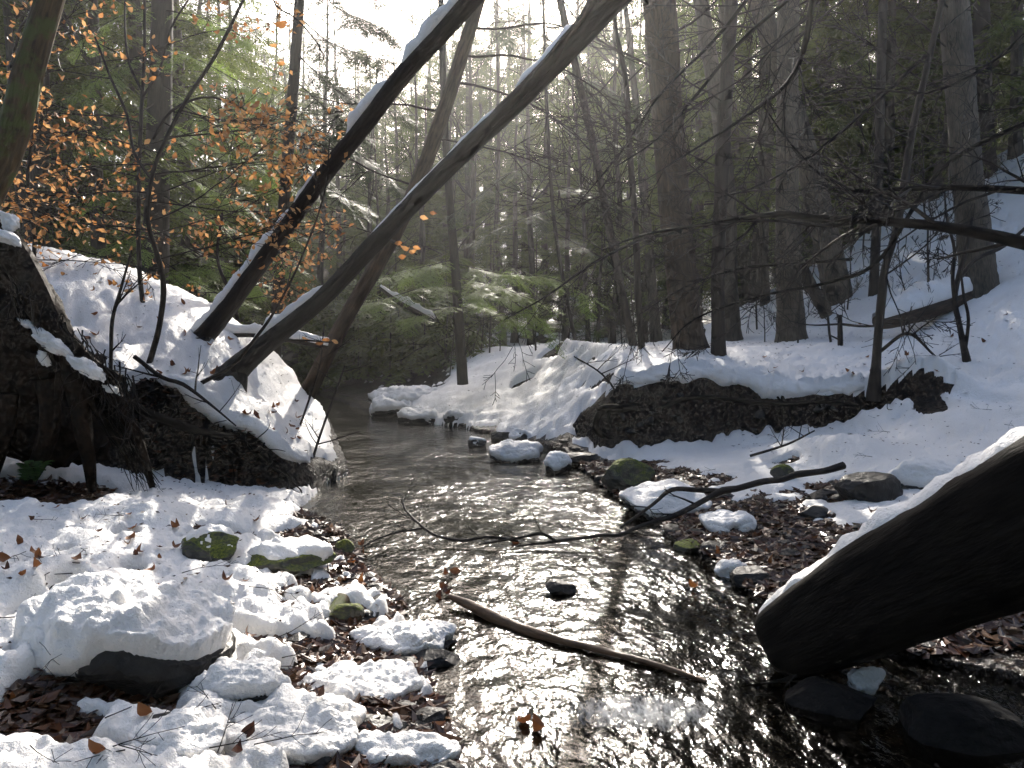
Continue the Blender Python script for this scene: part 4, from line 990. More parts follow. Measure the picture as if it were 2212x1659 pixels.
bough_tree('young_hemlock', 'young hemlock with sunlit bright green boughs over the bend of the stream', [(1000, 830, 15.2, 24), (985, 600, 15, 20), (975, 480, 15, 18), (960, 250, 15, 15), (950, -100, 15, 12)],
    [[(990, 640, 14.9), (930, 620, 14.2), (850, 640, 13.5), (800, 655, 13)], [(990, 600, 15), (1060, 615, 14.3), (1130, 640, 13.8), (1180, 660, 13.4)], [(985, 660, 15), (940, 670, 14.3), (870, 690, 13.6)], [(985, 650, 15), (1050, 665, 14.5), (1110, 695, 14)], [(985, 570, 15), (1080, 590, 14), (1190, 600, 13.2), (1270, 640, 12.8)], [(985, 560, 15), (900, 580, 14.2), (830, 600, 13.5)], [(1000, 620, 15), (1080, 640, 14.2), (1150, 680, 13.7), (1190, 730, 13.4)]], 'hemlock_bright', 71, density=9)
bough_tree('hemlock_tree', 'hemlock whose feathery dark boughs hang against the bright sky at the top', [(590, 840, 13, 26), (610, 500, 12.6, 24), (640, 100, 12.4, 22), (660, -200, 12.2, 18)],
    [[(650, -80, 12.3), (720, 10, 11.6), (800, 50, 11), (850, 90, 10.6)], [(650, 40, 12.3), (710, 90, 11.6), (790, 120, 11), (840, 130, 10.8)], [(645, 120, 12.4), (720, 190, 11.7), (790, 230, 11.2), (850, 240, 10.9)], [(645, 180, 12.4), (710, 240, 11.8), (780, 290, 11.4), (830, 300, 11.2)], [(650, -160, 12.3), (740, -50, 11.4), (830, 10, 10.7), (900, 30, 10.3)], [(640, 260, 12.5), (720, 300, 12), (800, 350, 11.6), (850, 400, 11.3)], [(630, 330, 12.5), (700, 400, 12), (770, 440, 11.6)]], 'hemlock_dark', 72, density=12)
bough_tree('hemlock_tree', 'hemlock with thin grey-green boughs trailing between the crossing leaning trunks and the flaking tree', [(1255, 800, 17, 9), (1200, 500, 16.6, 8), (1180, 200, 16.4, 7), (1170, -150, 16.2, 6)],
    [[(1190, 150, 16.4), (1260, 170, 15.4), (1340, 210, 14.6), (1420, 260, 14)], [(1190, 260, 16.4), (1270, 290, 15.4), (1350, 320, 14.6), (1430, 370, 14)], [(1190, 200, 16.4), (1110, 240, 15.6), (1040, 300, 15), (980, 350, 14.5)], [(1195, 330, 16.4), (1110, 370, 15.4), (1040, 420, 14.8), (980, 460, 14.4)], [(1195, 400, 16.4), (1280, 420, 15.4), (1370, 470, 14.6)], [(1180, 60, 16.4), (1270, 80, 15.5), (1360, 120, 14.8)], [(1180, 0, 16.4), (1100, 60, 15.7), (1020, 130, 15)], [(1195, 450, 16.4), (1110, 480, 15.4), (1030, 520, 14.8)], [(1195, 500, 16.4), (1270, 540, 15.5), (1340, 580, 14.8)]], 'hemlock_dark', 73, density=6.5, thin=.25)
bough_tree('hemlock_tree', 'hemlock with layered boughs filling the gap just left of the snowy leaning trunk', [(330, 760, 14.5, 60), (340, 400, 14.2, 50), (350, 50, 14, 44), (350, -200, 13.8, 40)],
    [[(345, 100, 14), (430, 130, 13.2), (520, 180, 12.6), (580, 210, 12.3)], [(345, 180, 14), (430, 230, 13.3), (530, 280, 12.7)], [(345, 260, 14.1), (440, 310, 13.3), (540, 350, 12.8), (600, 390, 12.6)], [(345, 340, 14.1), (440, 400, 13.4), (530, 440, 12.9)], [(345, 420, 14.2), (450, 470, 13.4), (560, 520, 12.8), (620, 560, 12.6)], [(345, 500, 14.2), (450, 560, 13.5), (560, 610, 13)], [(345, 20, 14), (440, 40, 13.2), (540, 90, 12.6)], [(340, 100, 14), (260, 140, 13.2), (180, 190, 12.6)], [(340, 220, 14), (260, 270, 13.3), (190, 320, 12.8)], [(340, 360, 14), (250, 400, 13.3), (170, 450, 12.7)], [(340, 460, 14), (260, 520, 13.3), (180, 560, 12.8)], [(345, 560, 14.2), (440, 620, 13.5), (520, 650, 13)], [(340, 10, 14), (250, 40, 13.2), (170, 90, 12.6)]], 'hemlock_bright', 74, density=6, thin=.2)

# ------------------------------------------------------------------ beech saplings with leaves that hung on
LEAF = [leaf_mesh('beech_leaf_%d' % i, M['beech_leaf'], .085 + .012 * (i % 3), .05 + .004 * (i % 2), .3 + .25 * i, .2 + .1 * (i % 3), i) for i in range(5)]
def leafy(t, tips, n, seed, mesh=LEAF, box=None, scale=1.0):
    rng = np.random.default_rng(seed); spots = []
    for _ in range(n):
        P, bo = tips[rng.integers(len(tips))]; k = rng.uniform(.3, 1) * (len(P) - 1); i = min(int(k), len(P) - 2); p = P[i] + (P[i + 1] - P[i]) * (k - i)
        spots.append((p + rng.normal(size=3) * .07 - np.array([0, 0, .03]), bo))
    spots.sort(key=lambda p: p[0][1])
    for j, (p, bo) in enumerate(spots[:300]):
        o = bpy.data.objects.new('leaf', mesh[rng.integers(len(mesh))]); link(o); o.parent = bo; o.location = Vector(p)
        s = rng.uniform(.55, 1.0) * scale; o.scale = (s, s, s); o.rotation_euler = (rng.normal() * .7, rng.uniform(.1, .9), rng.uniform(0, 6.28))
    rest = spots[300:]
    if rest:
        b = MB(); 
        for p, _ in rest:
            e = Matrix.Rotation(rng.uniform(0, 6.28), 3, 'Z') @ Matrix.Rotation(rng.uniform(.1, .9), 3, 'Y') @ Matrix.Rotation(rng.normal() * .7, 3, 'X')
            L = .038 * rng.uniform(.75, 1.2) * scale; W = .021 * scale
            V = np.array([[-L, 0, 0], [-.1 * L, -W, .01], [L, 0, 0], [-.1 * L, W, .01], [.5 * L, -W * .6, .008], [.5 * L, W * .6, .008]]) @ np.array(e).T + p
            b.add(V, [(0, 1, 4, 5), (0, 1, 5, 3)][:0], [(0, 1, 2), (0, 2, 3)])
        put('leaves', b.mesh('leaves', M['beech_leaf'], smooth=False), t, kind='stuff')
def beech(label, stems, sprouts, nleaf, seed, name='beech_sapling', kids=(7, 5)):
    P0 = at(*stems[0][0][:3]); t = thing(name, label, 'tree', tuple(P0)); rng = np.random.default_rng(seed); tips = []
    Rs = []
    for rows in stems:
        b = MB(); R = resample(pxpath(rows), .08); Rs.append(R); tube(b, R[:, :3], R[:, 3], 9, disp=bark_disp(seed, amp=.05))
        put('stem', b.mesh('stem', M['bark_dark']), t)
    for (si, pyy, dx, dy, dz, ln, rad) in sprouts:
        R = Rs[si]; d = R[:, :3] - np.array([0, 0, CAMZ]); py = PH / 2 - FPX * (d[:, 1] * math.sin(PITCH) + d[:, 2] * math.cos(PITCH)) / (d[:, 1] * math.cos(PITCH) - d[:, 2] * math.sin(PITCH))
        i = int(np.argmin(np.abs(py - pyy)))
        w = MB(); mine = []; grow(w, R[i, :3], (dx, dy, dz), ln, rad, 2, rng, n=5, kids=kids, bend=.22, up=.0, minr=.0032, tips=mine, planar=.5)
        bo = put('branch', w.mesh('branch', M['twig']), t); tips += [(P, bo) for P in mine]
    leafy(t, tips, nleaf, seed)
    return t
YB = 7.3
beech('tall beech sapling with kinked foot on the snow bank, holding many orange leaves',
    [[(318, 800, 7.9, 13.0), (345, 700, 7.7, 11.5), (352, 600, 7.5, 11.5), (320, 480, YB, 9.4), (325, 400, YB, 8.6), (345, 330, YB, 8.6), (400, 220, YB, 7.9), (465, 120, YB, 7.2), (530, -10, YB, 5.8), (580, -120, YB, 4.3)],
     [(330, 300, YB, 6.5), (370, 240, YB, 5.8), (440, 210, YB, 5.0), (500, 222, YB, 4.3), (532, 240, YB, 3.6)], [(325, 385, YB, 6.5), (290, 330, YB, 5.8), (275, 250, YB, 5.8), (240, 170, YB, 5.0), (205, 80, YB, 4.3)]],
    [(0, 560, 1, .2, .4, 1.3, .008), (0, 520, -1, .2, .3, 1.2, .008), (0, 470, 1, -.2, .4, 1.5, .009), (0, 420, -1, .2, .2, 1.4, .009), (0, 380, 1, .3, .2, 1.5, .009), (0, 330, -1, .2, .3, 1.4, .009), (0, 300, 1, .2, .1, 1.5, .009), (0, 230, 1, .2, -.1, 1.4, .008), (0, 440, 1, .2, .0, 1.6, .008), (0, 500, -1, .1, .1, 1.6, .008), (0, 350, -1, .1, -.1, 1.5, .007), (1, 225, .8, .3, -.3, 1.0, .006), (2, 250, -1, .2, .1, 1.2, .007), (2, 160, -.8, .1, .2, 1.1, .006), (1, 240, .6, -.2, -.2, .9, .005)], 820, 81)
beech('straight beech sapling with twin stems standing behind the kinked one, sparse orange leaves low down',
    [[(312, 690, 9.0, 10.1), (300, 560, 9.0, 9.4), (300, 400, 9, 8.6), (305, 250, 9, 7.9), (312, 120, 9, 6.5), (312, -60, 9, 5.0)], [(312, 205, 9, 5.8), (280, 140, 9, 5.0), (270, 60, 9, 4.3), (272, -60, 9, 3.6)], [(305, 215, 9, 5.8), (345, 150, 9, 5.0), (370, 60, 9, 4.3), (420, -20, 9, 3.6)]],
    [(0, 600, 1, .2, .3, 1.4, .008), (0, 570, -1, .2, .2, 1.5, .008), (0, 520, 1, -.2, .3, 1.8, .009), (0, 470, -1, -.2, .2, 1.8, .009), (0, 430, 1, .2, .3, 1.9, .01), (0, 380, -1, .2, .3, 1.6, .01), (0, 320, 1, .2, .2, 1.8, .01), (0, 260, -1, 0, .3, 1.7, .009), (1, 120, -1, 0, .4, 1.3, .007), (2, 100, 1, 0, .3, 1.3, .007)], 700, 82)
beech('low beech bush full of orange leaves behind the snow bank beside the snowy leaning trunk',
    [[(520, 720, 10.6, 8.6), (500, 640, 10.6, 7.9), (470, 560, 10.6, 6.5), (480, 460, 10.6, 5.0)], [(505, 660, 10.6, 6.5), (560, 590, 10.5, 5.8), (600, 520, 10.4, 4.3)]],
    [(0, 690, -1, -.2, .3, 1.3, .008), (0, 660, 1, -.2, .2, 1.0, .008), (0, 640, -1, .1, .2, 1.6, .008), (0, 600, 1, -.1, .2, 1.4, .008), (0, 560, -1, -.2, .3, 1.6, .008), (0, 520, 1, .1, .3, 1.4, .007), (0, 490, -1, 0, .3, 1.2, .007), (1, 620, 1, -.2, .3, 1.1, .007), (1, 580, -.6, 0, .6, 1.0, .006), (1, 540, 1, 0, .4, .9, .006)], 420, 83, name='beech_bush')
beech('beech sapling leaning in from the edge below the mossy trunk, orange leaves scattered about it',
    [[(60, 640, 7.8, 9.4), (75, 520, 7.8, 8.6), (60, 380, 7.8, 7.2), (85, 220, 7.8, 5.8), (90, 40, 7.8, 4.3)]],
    [(0, 560, 1, .2, .2, 1.1, .007), (0, 480, -.8, .1, .3, 1.1, .007), (0, 420, 1, .2, .2, 1.2, .007), (0, 360, -.8, .2, .3, 1.2, .007), (0, 300, 1, .1, .2, 1.2, .007), (0, 220, -.7, .1, .3, 1.1, .006), (0, 160, 1, .1, .3, 1.1, .006), (0, 80, 1, 0, .4, 1, .005)], 300, 84)
# a twig with one curled leaf near the lens and a few stragglers on the leaning stems
def twig_with_leaves(label, rows, leaves, seed, scale=1.0, name='leafy_twig'):
    R = resample(pxpath(rows), .04); t = thing(name, label, 'twig', tuple(R[0, :3])); b = MB(); tube(b, R[:, :3], R[:, 3], 6, cap=False)
    rng = np.random.default_rng(seed)
    for _ in range(3):
        i = rng.integers(2, len(R) - 1); grow(b, R[i, :3], rng.normal(size=3), .25, .0025, 1, rng, kids=(3,), minr=.0015)
    put('stem', b.mesh('stem', M['twig']), t)
    for px, py, Y, s in leaves:
        o = bpy.data.objects.new('leaf', LEAF[rng.integers(5)]); link(o); o.parent = t; o.location = Vector(at(px, py, Y)) - t.location; o.scale = (s,) * 3; o.rotation_euler = (rng.uniform(1, 1.9), rng.uniform(-.4, .4), rng.uniform(-.6, .6))
    return t
twig_with_leaves('drooping twig holding one big curled orange leaf near the bright sky', [(580, -60, 4.2, 6), (595, 10, 4.2, 4), (640, 40, 4.2, 3.5), (690, 100, 4.2, 3), (700, 130, 4.2, 2)], [(613, 55, 4.2, .95), (596, 100, 4.2, .5), (605, 138, 4.2, .45)], 91)
twig_with_leaves('short twig with a cluster of orange leaves on the slimmer leaning trunk', [(845, 520, 9.6, 8), (875, 535, 9.4, 5), (900, 550, 9.3, 3)], [(880, 540, 9.3, 1.3), (862, 525, 9.3, 1.2), (890, 545, 9.3, 1.1), (870, 555, 9.3, 1.1), (900, 535, 9.3, 1.0), (915, 470, 9.3, 1.1), (935, 460, 9.3, .9)], 92)
twig_with_leaves('low twig with a few yellow-orange leaves above the stream behind the leaning trees', [(560, 745, 8.0, 6), (640, 735, 8.2, 5), (720, 740, 8.4, 3)], [(705, 735, 8.4, 1.1), (690, 742, 8.4, 1.0), (725, 738, 8.4, 1.0), (660, 735, 8.3, .9), (610, 735, 8.2, 1.0)], 93)

# the same wood closes in behind and beside the viewer
fo = MB(); wd = MB(); rng = np.random.default_rng(15)
for x, y in [(-8, -4), (-11, 2), (-4, -9), (3, -9), (5.5, .5), (4.6, -3), (6.8, -1.5), (-15, 4), (-1, -16), (8, -16), (10.5, -4), (-14, -9), (3, -15)]:
    z = h1(x, max(y, 0.0)); H = rng.uniform(15, 20); tube(wd, [[x, y, z - .3], [x, y, z + H * .5], [x, y, z + H]], [.28, .16, .02], 8, cap=False)
    for j in range(70):
        zz = z + 1.5 + (H - 1.5) * j / 70; az = rng.uniform(0, 6.28); ln = 3.6 * (1.1 - j / 70) * rng.uniform(.6, 1.1); s = np.linspace(0, 1, 4)
        P = np.array([x, y, zz]) + np.array([math.cos(az), math.sin(az), .1]) * (s * ln)[:, None]; P[:, 2] -= .3 * ln * s * s
        bough(fo, None, P, 0, rng, 3.2, 2.6, .0, .01, .1)
wd_ = put('forest', fo.mesh('forest', M['hemlock'], smooth=False), kind='stuff', label='hemlock wood continuing behind the viewer', cat='forest')
put('stems', wd.mesh('forest_stems', M['bark_far']), wd_, loc=(0, 0, 0), kind='stuff')
# ------------------------------------------------------------------ logs, roots, boulders
def log_thing(name, label, cat, rows, material, n=28, square=0.0, turn=0.0, seed=1, amp=.05, snow=None, thick=.06, width=1.2, step=.05, lump=.06, group=None):
    R = resample(pxpath(rows), step); t = thing(name, label, cat, tuple(R[0, :3]), group)
    b = MB(); tube(b, R[:, :3], R[:, 3], n, disp=bark_disp(seed, amp=amp, lump=lump), square=square, turn=turn); put('stem', b.mesh('stem', M[material]), t)
    if snow is not None:
        f = np.linspace(0, 1, len(R)); c = np.interp(f, [x for x, _ in snow], [y for _, y in snow])
        b = MB(); snow_strip(b, R[:, :3], R[:, 3], c, thick, seed=seed, width=width); put('snow_strip', b.mesh('snow_strip', M['snow']), t)
    return t, R
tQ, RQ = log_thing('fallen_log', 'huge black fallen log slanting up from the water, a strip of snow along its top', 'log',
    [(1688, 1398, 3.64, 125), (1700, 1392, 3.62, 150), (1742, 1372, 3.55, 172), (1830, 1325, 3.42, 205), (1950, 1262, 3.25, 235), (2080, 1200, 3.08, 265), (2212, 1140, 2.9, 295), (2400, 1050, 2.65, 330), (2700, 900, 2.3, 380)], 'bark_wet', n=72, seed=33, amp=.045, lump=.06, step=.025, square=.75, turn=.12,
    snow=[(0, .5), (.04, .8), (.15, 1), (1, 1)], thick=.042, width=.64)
log_thing('fallen_log', 'snow-topped rotten log lying on the slope at the foot of the largest grey trunk', 'log',
    [(1895, 698, 12.6, 30), (1950, 682, 12.7, 42), (2020, 660, 12.9, 46), (2090, 636, 13.2, 44)], 'bark_brown', seed=34, amp=.1, snow=[(0, .6), (.1, 1), (.9, 1), (1, .3)], thick=.14, width=1.25)
log_thing('fallen_log', 'thin snow-covered log lying level behind the two leaning trees', 'log', [(470, 722, 9.3, 14), (560, 722, 9.35, 15), (640, 735, 9.4, 15), (708, 748, 9.5, 13)], 'bark_dark', n=14, seed=35, snow=[(0, 1), (1, 1)], thick=.06, width=1.5)
log_thing('fallen_log', 'thin broken stem capped with snow hanging slantwise in the far dark wood', 'log', [(820, 620, 14, 8), (860, 650, 14, 13), (905, 675, 14, 15), (938, 692, 14, 11)], 'bark_dark', n=12, seed=36, snow=[(0, .4), (.3, 1), (1, 1)], thick=.045, width=1.2)
log_thing('driftwood', 'slim brown driftwood pole lying across the glittering shallows', 'driftwood', [(970, 1288, 4.42, 10), (1010, 1305, 4.33, 20), (1070, 1335, 4.16, 26), (1110, 1352, 4.07, 23), (1200, 1380, 3.86, 17), (1320, 1410, 3.68, 14), (1430, 1440, 3.53, 13), (1525, 1472, 3.40, 9)], 'wood_drift', n=16, seed=37, amp=.08)
log_thing('mossy_log', 'short rotten mossy log on the near gravel beside the big boulder', 'log', [(738, 1300, 4.2, 40), (712, 1350, 4.0, 42), (685, 1405, 3.75, 40), (655, 1455, 3.55, 30)], 'bark_mossy', n=22, seed=38, amp=.12, lump=.12)
log_thing('dead_limb', 'thick snow-free dead limb lying on the dark face of the cut bank', 'branch', [(195, 848, 6.75, 20), (270, 872, 6.85, 22), (350, 905, 6.95, 20), (430, 930, 7.0, 17), (505, 945, 7.1, 8)], 'bark_wet', n=12, seed=39)

# branches lying across the stream
def fallen_branch(label, paths, seed, twigs=3):
    t = None
    for i, rows in enumerate(paths):
        R = resample(pxpath(rows), .05)
        if t is None: t = thing('fallen_branch', label, 'branch', tuple(R[0, :3]))
        b = MB(); tube(b, R[:, :3], R[:, 3], 9, disp=bark_disp(seed + i, amp=.12, lump=.22)); put('stem' if i == 0 else 'side_branch', b.mesh('branch', M['bark_dark']), t)
        rg = np.random.default_rng(seed + i)
        for _ in range(twigs):
            k = rg.integers(len(R) // 5, len(R) - 1); tg = R[k, :3] - R[k - 1, :3]; tg /= np.linalg.norm(tg); sd_ = rg.normal(size=3); sd_[2] = abs(sd_[2]) * .5; sd_ -= tg * sd_.dot(tg); sd_ /= np.linalg.norm(sd_)
            b = MB(); grow(b, R[k, :3], tg * .8 + sd_ * .6, rg.uniform(.12, .4), max(.003, R[k, 3] * .5), 1, rg, n=5, kids=(3,), minr=.002, up=.0, bend=.3); put('twig', b.mesh('twig', M['twig']), t)
    return t
fallen_branch('long forked dead branch reaching from the snowy shingle out over the glittering water', [
    [(1822, 1006, 6.75, 15), (1780, 1018, 6.68, 13), (1719, 1026, 6.6, 14), (1690, 1036, 6.55, 12), (1650, 1040, 6.5, 13), (1590, 1056, 6.4, 13), (1560, 1060, 6.35, 14), (1522, 1080, 6.25, 11), (1460, 1112, 6.05, 10), (1380, 1138, 5.85, 8), (1340, 1156, 5.75, 8), (1295, 1158, 5.7, 7), (1193, 1171, 5.65, 6), (1110, 1180, 5.6, 3)],
    [(1560, 1062, 6.35, 12), (1500, 1058, 6.35, 10), (1450, 1058, 6.3, 9), (1410, 1090, 6.15, 7), (1340, 1140, 5.9, 5)],
    [(1200, 1168, 5.65, 7), (1170, 1152, 5.7, 6), (1140, 1158, 5.7, 5), (1035, 1176, 5.6, 3)]], 51)
fallen_branch('thin curved stick arching just above the water beside the near bank', [
    [(1120, 1168, 5.7, 6), (1050, 1160, 5.7, 6), (1000, 1168, 5.7, 6), (945, 1158, 5.75, 5), (912, 1137, 5.85, 5), (875, 1100, 6.1, 4), (868, 1075, 6.2, 2.5)],
    [(914, 1141, 5.8, 4), (850, 1152, 5.75, 3.5), (800, 1172, 5.65, 3), (760, 1200, 5.5, 2)]], 52)
fallen_branch('small wet twig sticking out of the riffle beneath the fallen log end', [[(1740, 1450, 3.45, 9), (1690, 1470, 3.4, 8), (1640, 1478, 3.38, 5), (1600, 1482, 3.36, 3)], [(1720, 1458, 3.4, 6), (1690, 1490, 3.35, 3)]], 53)

# dark root plate at the edge
rp = at(40, 760, 6.35); t = thing('root_mass', 'dark overhanging root mass with hanging roots at the edge of the bank', 'root mass', tuple(rp))
v, tri = ICO[5]; v = v.copy(); s = v.copy()
v = v * (1 + .30 * fbm3(s * 1.6 + 4, 3)[:, None] + .10 * fbm3(s * 6, 3)[:, None]); v = v * np.array([.80, .55, .98])
v[:, 0] += -.55 * np.clip(v[:, 2], -1, 1); c0 = at(-30, 740, 6.35); v = v + c0
b = MB(); b.add(v, t=tri); put('soil', b.mesh('soil', M['soil']), t)
rng = np.random.default_rng(66)
rootsets = [[(90, 640, 6.1, 40), (140, 740, 6.0, 46), (165, 840, 5.95, 44), (180, 930, 5.95, 36), (192, 1000, 6.0, 26), (200, 1060, 6.05, 16)], [(60, 620, 6.1, 46), (120, 720, 6.0, 50), (190, 800, 6.0, 44), (250, 860, 6.05, 32), (300, 960, 6.2, 22), (330, 1055, 6.3, 12)], [(0, 500, 6.2, 60), (60, 600, 6.1, 60), (110, 700, 6.0, 54), (160, 760, 5.95, 40), (215, 800, 5.95, 26), (270, 820, 6.1, 12)], [(150, 790, 5.95, 26), (200, 870, 5.95, 16), (250, 950, 6.0, 12), (290, 1020, 6.1, 8)], [(180, 800, 6, 18), (230, 850, 6, 12), (270, 890, 6.1, 9), (320, 960, 6.2, 6)], [(100, 820, 5.95, 44), (110, 900, 5.95, 40), (90, 980, 6.0, 36), (60, 1040, 6.05, 30)], [(20, 850, 5.9, 40), (10, 930, 5.9, 34), (-20, 1030, 5.95, 30)]]
for rows in rootsets:
    R = resample(pxpath(rows), .05); b = MB(); tube(b, R[:, :3], R[:, 3], 10, disp=bark_disp(rows[0][0], amp=.14, lump=.12)); put('root', b.mesh('root', M['soil']), t)
b = MB()
for i in range(130):
    px = rng.uniform(20, 290); py0 = 600 + (px - 0) * .85 + rng.uniform(-40, 60); P = [at(px, py0, 5.95)]; d = np.array([rng.uniform(-.3, .7), rng.uniform(-.4, .1), -1.0])
    for k in range(6): P.append(P[-1] + d / np.linalg.norm(d) * rng.uniform(.03, .09)); d = d + rng.normal(size=3) * .35
    tube(b, np.array(P), np.linspace(rng.uniform(.004, .009), .0012, 7), 4, cap=False)
put('rootlets', b.mesh('rootlets', M['twig']), t, kind='stuff')
b = MB()                                                   # fan of hanging rootlets
for i in range(26):
    a = rng.uniform(0, 1); P = resample(np.array([at(190 + 40 * a, 850 + 15 * a, 6.0), at(235 + 35 * a, 930, 6.0), at(270 + 45 * a, 1000, 6.05), at(290 + 55 * a, 1045 + rng.uniform(-10, 25), 6.15)]) + rng.normal(size=(4, 3)) * .025, .07)
    tube(b, P, np.linspace(.007, .002, len(P)), 4, cap=False)
put('root_fan', b.mesh('root_fan', M['bark_wet']), t, kind='stuff')
# clumps of snow caught on the roots
for px, py, Y, sx, sz in [(105, 735, 5.9, .10, .06), (125, 750, 5.85, .08, .05), (180, 790, 5.85, .10, .05), (205, 805, 5.85, .07, .05), (95, 775, 5.85, .04, .05), (60, 700, 5.95, .06, .03), (12, 512, 6.0, .10, .05), (22, 480, 6.1, .06, .07), (150, 765, 5.9, .05, .03), (240, 840, 5.95, .06, .03)]:
    v, tri = ICO[4]; v = v * (1 + .55 * fbm3(v * 1.8 + px, 3)[:, None] + .2 * np.abs(fbm3(v * 6 + px, 2))[:, None]) * np.array([sx, sx * .8, sz]); v[:, 2] -= .35 * v[:, 0] * (.5 + np.abs(v[:, 0]) / sx); v = v + at(px, py, Y)
    b = MB(); b.add(v, t=tri); put('snow_clump', b.mesh('snow_clump', M['snow']), t)

# root hook on the end of the far undercut bank
tR = thing('exposed_root', 'hooked bare root sticking out of the end of the undercut terrace bank', 'root', tuple(at(1340, 880, 9.75)))
for rows in ([(1370, 880, 9.8, 22), (1330, 884, 9.7, 18), (1300, 888, 9.6, 15), (1290, 905, 9.55, 14), (1287, 925, 9.55, 14), (1300, 940, 9.55, 12), (1325, 945, 9.6, 8)], [(1340, 882, 9.7, 14), (1310, 880, 9.55, 12), (1290, 884, 9.5, 8)], [(1316, 888, 9.6, 8), (1314, 910, 9.55, 6), (1322, 925, 9.55, 4)], [(1430, 880, 9.75, 8), (1480, 862, 9.72, 12), (1540, 858, 9.7, 10), (1600, 866, 9.72, 11), (1700, 872, 9.75, 9), (1780, 868, 9.74, 10), (1850, 876, 9.75, 6)]):
    R = resample(pxpath(rows), .05); b = MB(); tube(b, R[:, :3], R[:, 3], 10, disp=bark_disp(rows[0][0], amp=.14, lump=.15)); put('root', b.mesh('root', M['bark_wet']), tR)

rng = np.random.default_rng(57)
for i in range(22):                                        # hanging roots on the undercut terrace
    px = rng.uniform(1340, 1950); p = on(px, rng.uniform(890, 920)); P = [p + [0, -.03, .12]]; d = np.array([rng.normal() * .5, -.25, -1.0])
    for k in range(6): P.append(P[-1] + d / np.linalg.norm(d) * rng.uniform(.04, .1)); d = d + rng.normal(size=3) * .5
    b = MB(); tube(b, resample(np.array(P), .04), np.linspace(rng.uniform(.006, .016), .003, len(resample(np.array(P), .04))), 6, cap=False); put('rootlet', b.mesh('rootlet', M['bark_wet']), tR)
tS = thing('exposed_roots', 'tangle of bare roots hanging on the dark cut face of the left bank', 'roots', tuple(on(450, 960)))
for i in range(30):
    px = rng.uniform(280, 610); p = on(px, 880 + (px - 280) * .38 + rng.uniform(-10, 60)); P = [p + [0, -.02, .1]]; d = np.array([rng.uniform(-.4, 1.0), -.3, -.7])
    for k in range(7): P.append(P[-1] + d / np.linalg.norm(d) * rng.uniform(.04, .11)); d = d + rng.normal(size=3) * .4
    Q = resample(np.array(P), .04); b = MB(); tube(b, Q, np.linspace(rng.uniform(.006, .018), .003, len(Q)), 6, cap=False); put('root', b.mesh('root', M['bark_wet']), tS)

# boulders and stones with their snow
def boulder(label, px, py, Y, w, h, seed, material='rock', snow=0, name='boulder', depth=.9, bias=None, lo=.05, hi=.5, cuts=9, sub=5, sink=.0, cat='rock', rough=.12):
    Y = float(on(px, py + .32 * h, 0, True)[1]) + .25 * w * Y / FPX * depth; c = at(px, py, Y); k = Y / FPX
    if not snow and w * k < .3: sub = 4
    if snow and Y < 4.6: sub = 6
    v, tri = rock_shape((.5 * w * k * 1.12, .5 * w * k * depth, .5 * h * k * 1.15), seed, sub, cuts, rough)
    t = thing(name, label, cat, tuple(c - np.array([0, 0, sink])))
    sv_, st_ = (v, tri) if sub < 6 else rock_shape((.5 * w * k * 1.12, .5 * w * k * depth, .5 * h * k * 1.15), seed, 5, cuts, rough)
    b = MB(); b.add(sv_, t=st_); put('stone', b.mesh('stone', M[material], smooth=False), t, loc=(0, 0, 0))
    if snow:
        sv, st = snow_cap_shape(v, tri, snow, seed, lo, hi, bias); b = MB(); b.add(sv, t=st); put('snow_cap', b.mesh('snow_cap', M['snow']), t, loc=(0, 0, 0))
    return t
boulder('big boulder under a deep rounded snow cap, its dark face bare towards the stream', 285, 1398, 3.3, 390, 205, 205, 'rock', .075, depth=.95, bias=lambda v: -2.6 * sstep(.06, .14, v[:, 0] - .35 * v[:, 1] - .4 * v[:, 2]) + .9 * sstep(.12, -.05, v[:, 0] - .5 * v[:, 2]), lo=-.35, hi=.15)
boulder('moss-topped dark boulder at the water edge below the terrace', 1360, 1032, 7.7, 108, 78, 202, 'rock_mossy', 0, depth=.8)
boulder('broad flat slab blanketed in snow, jutting into the glitter below the mossy boulder', 1432, 1092, 6.5, 190, 66, 203, 'rock', .05, depth=1.0, lo=0, hi=.35)
boulder('small dark stone alone in midstream in the glitter', 1210, 1272, 4.68, 66, 40, 204, 'rock', 0, name='stone')
boulder('snow-heaped stone at the near waterline with a dark slab end', 880, 1395, 3.55, 180, 52, 206, 'rock', .045, depth=.8, rough=.4, bias=lambda v: -.9 * sstep(.05, .12, v[:, 0]))
boulder('dark slab sticking out below the snow-heaped waterline stone', 945, 1425, 3.42, 95, 40, 207, 'rock', 0, name='stone')
boulder('wide low snow pile over stones behind the dark near slab', 790, 1500, 3.18, 260, 44, 208, 'rock', .05, depth=.9, lo=.15, hi=.6, sink=.01, rough=.45)
boulder('tall lumpy snow heap beside the big boulder', 525, 1495, 3.2, 200, 54, 209, 'rock', .055, depth=.9, lo=.15, hi=.6, sink=.02, rough=.45)
boulder('broad snow heap on dark stones nearest the viewer', 640, 1590, 2.92, 270, 56, 210, 'rock', .05, depth=.9, lo=.15, hi=.6, sink=.015, rough=.45)
boulder('round snow-capped stone at the lower edge by the riffle', 862, 1645, 2.78, 230, 48, 211, 'rock', .05, depth=.8, lo=.15, hi=.6, sink=.01, rough=.45)
boulder('long dark wet slab between the two near snow heaps', 800, 1575, 2.9, 160, 46, 212, 'rock', 0, name='stone', depth=.6)
boulder('dark squared stone under the broad near snow heap', 650, 1650, 2.76, 130, 60, 213, 'rock', 0, name='stone', depth=.6)
boulder('snow lump sitting on a stone at the lower corner', 395, 1600, 2.95, 190, 42, 214, 'rock', .05, lo=.15, hi=.6, sink=.015, rough=.45)
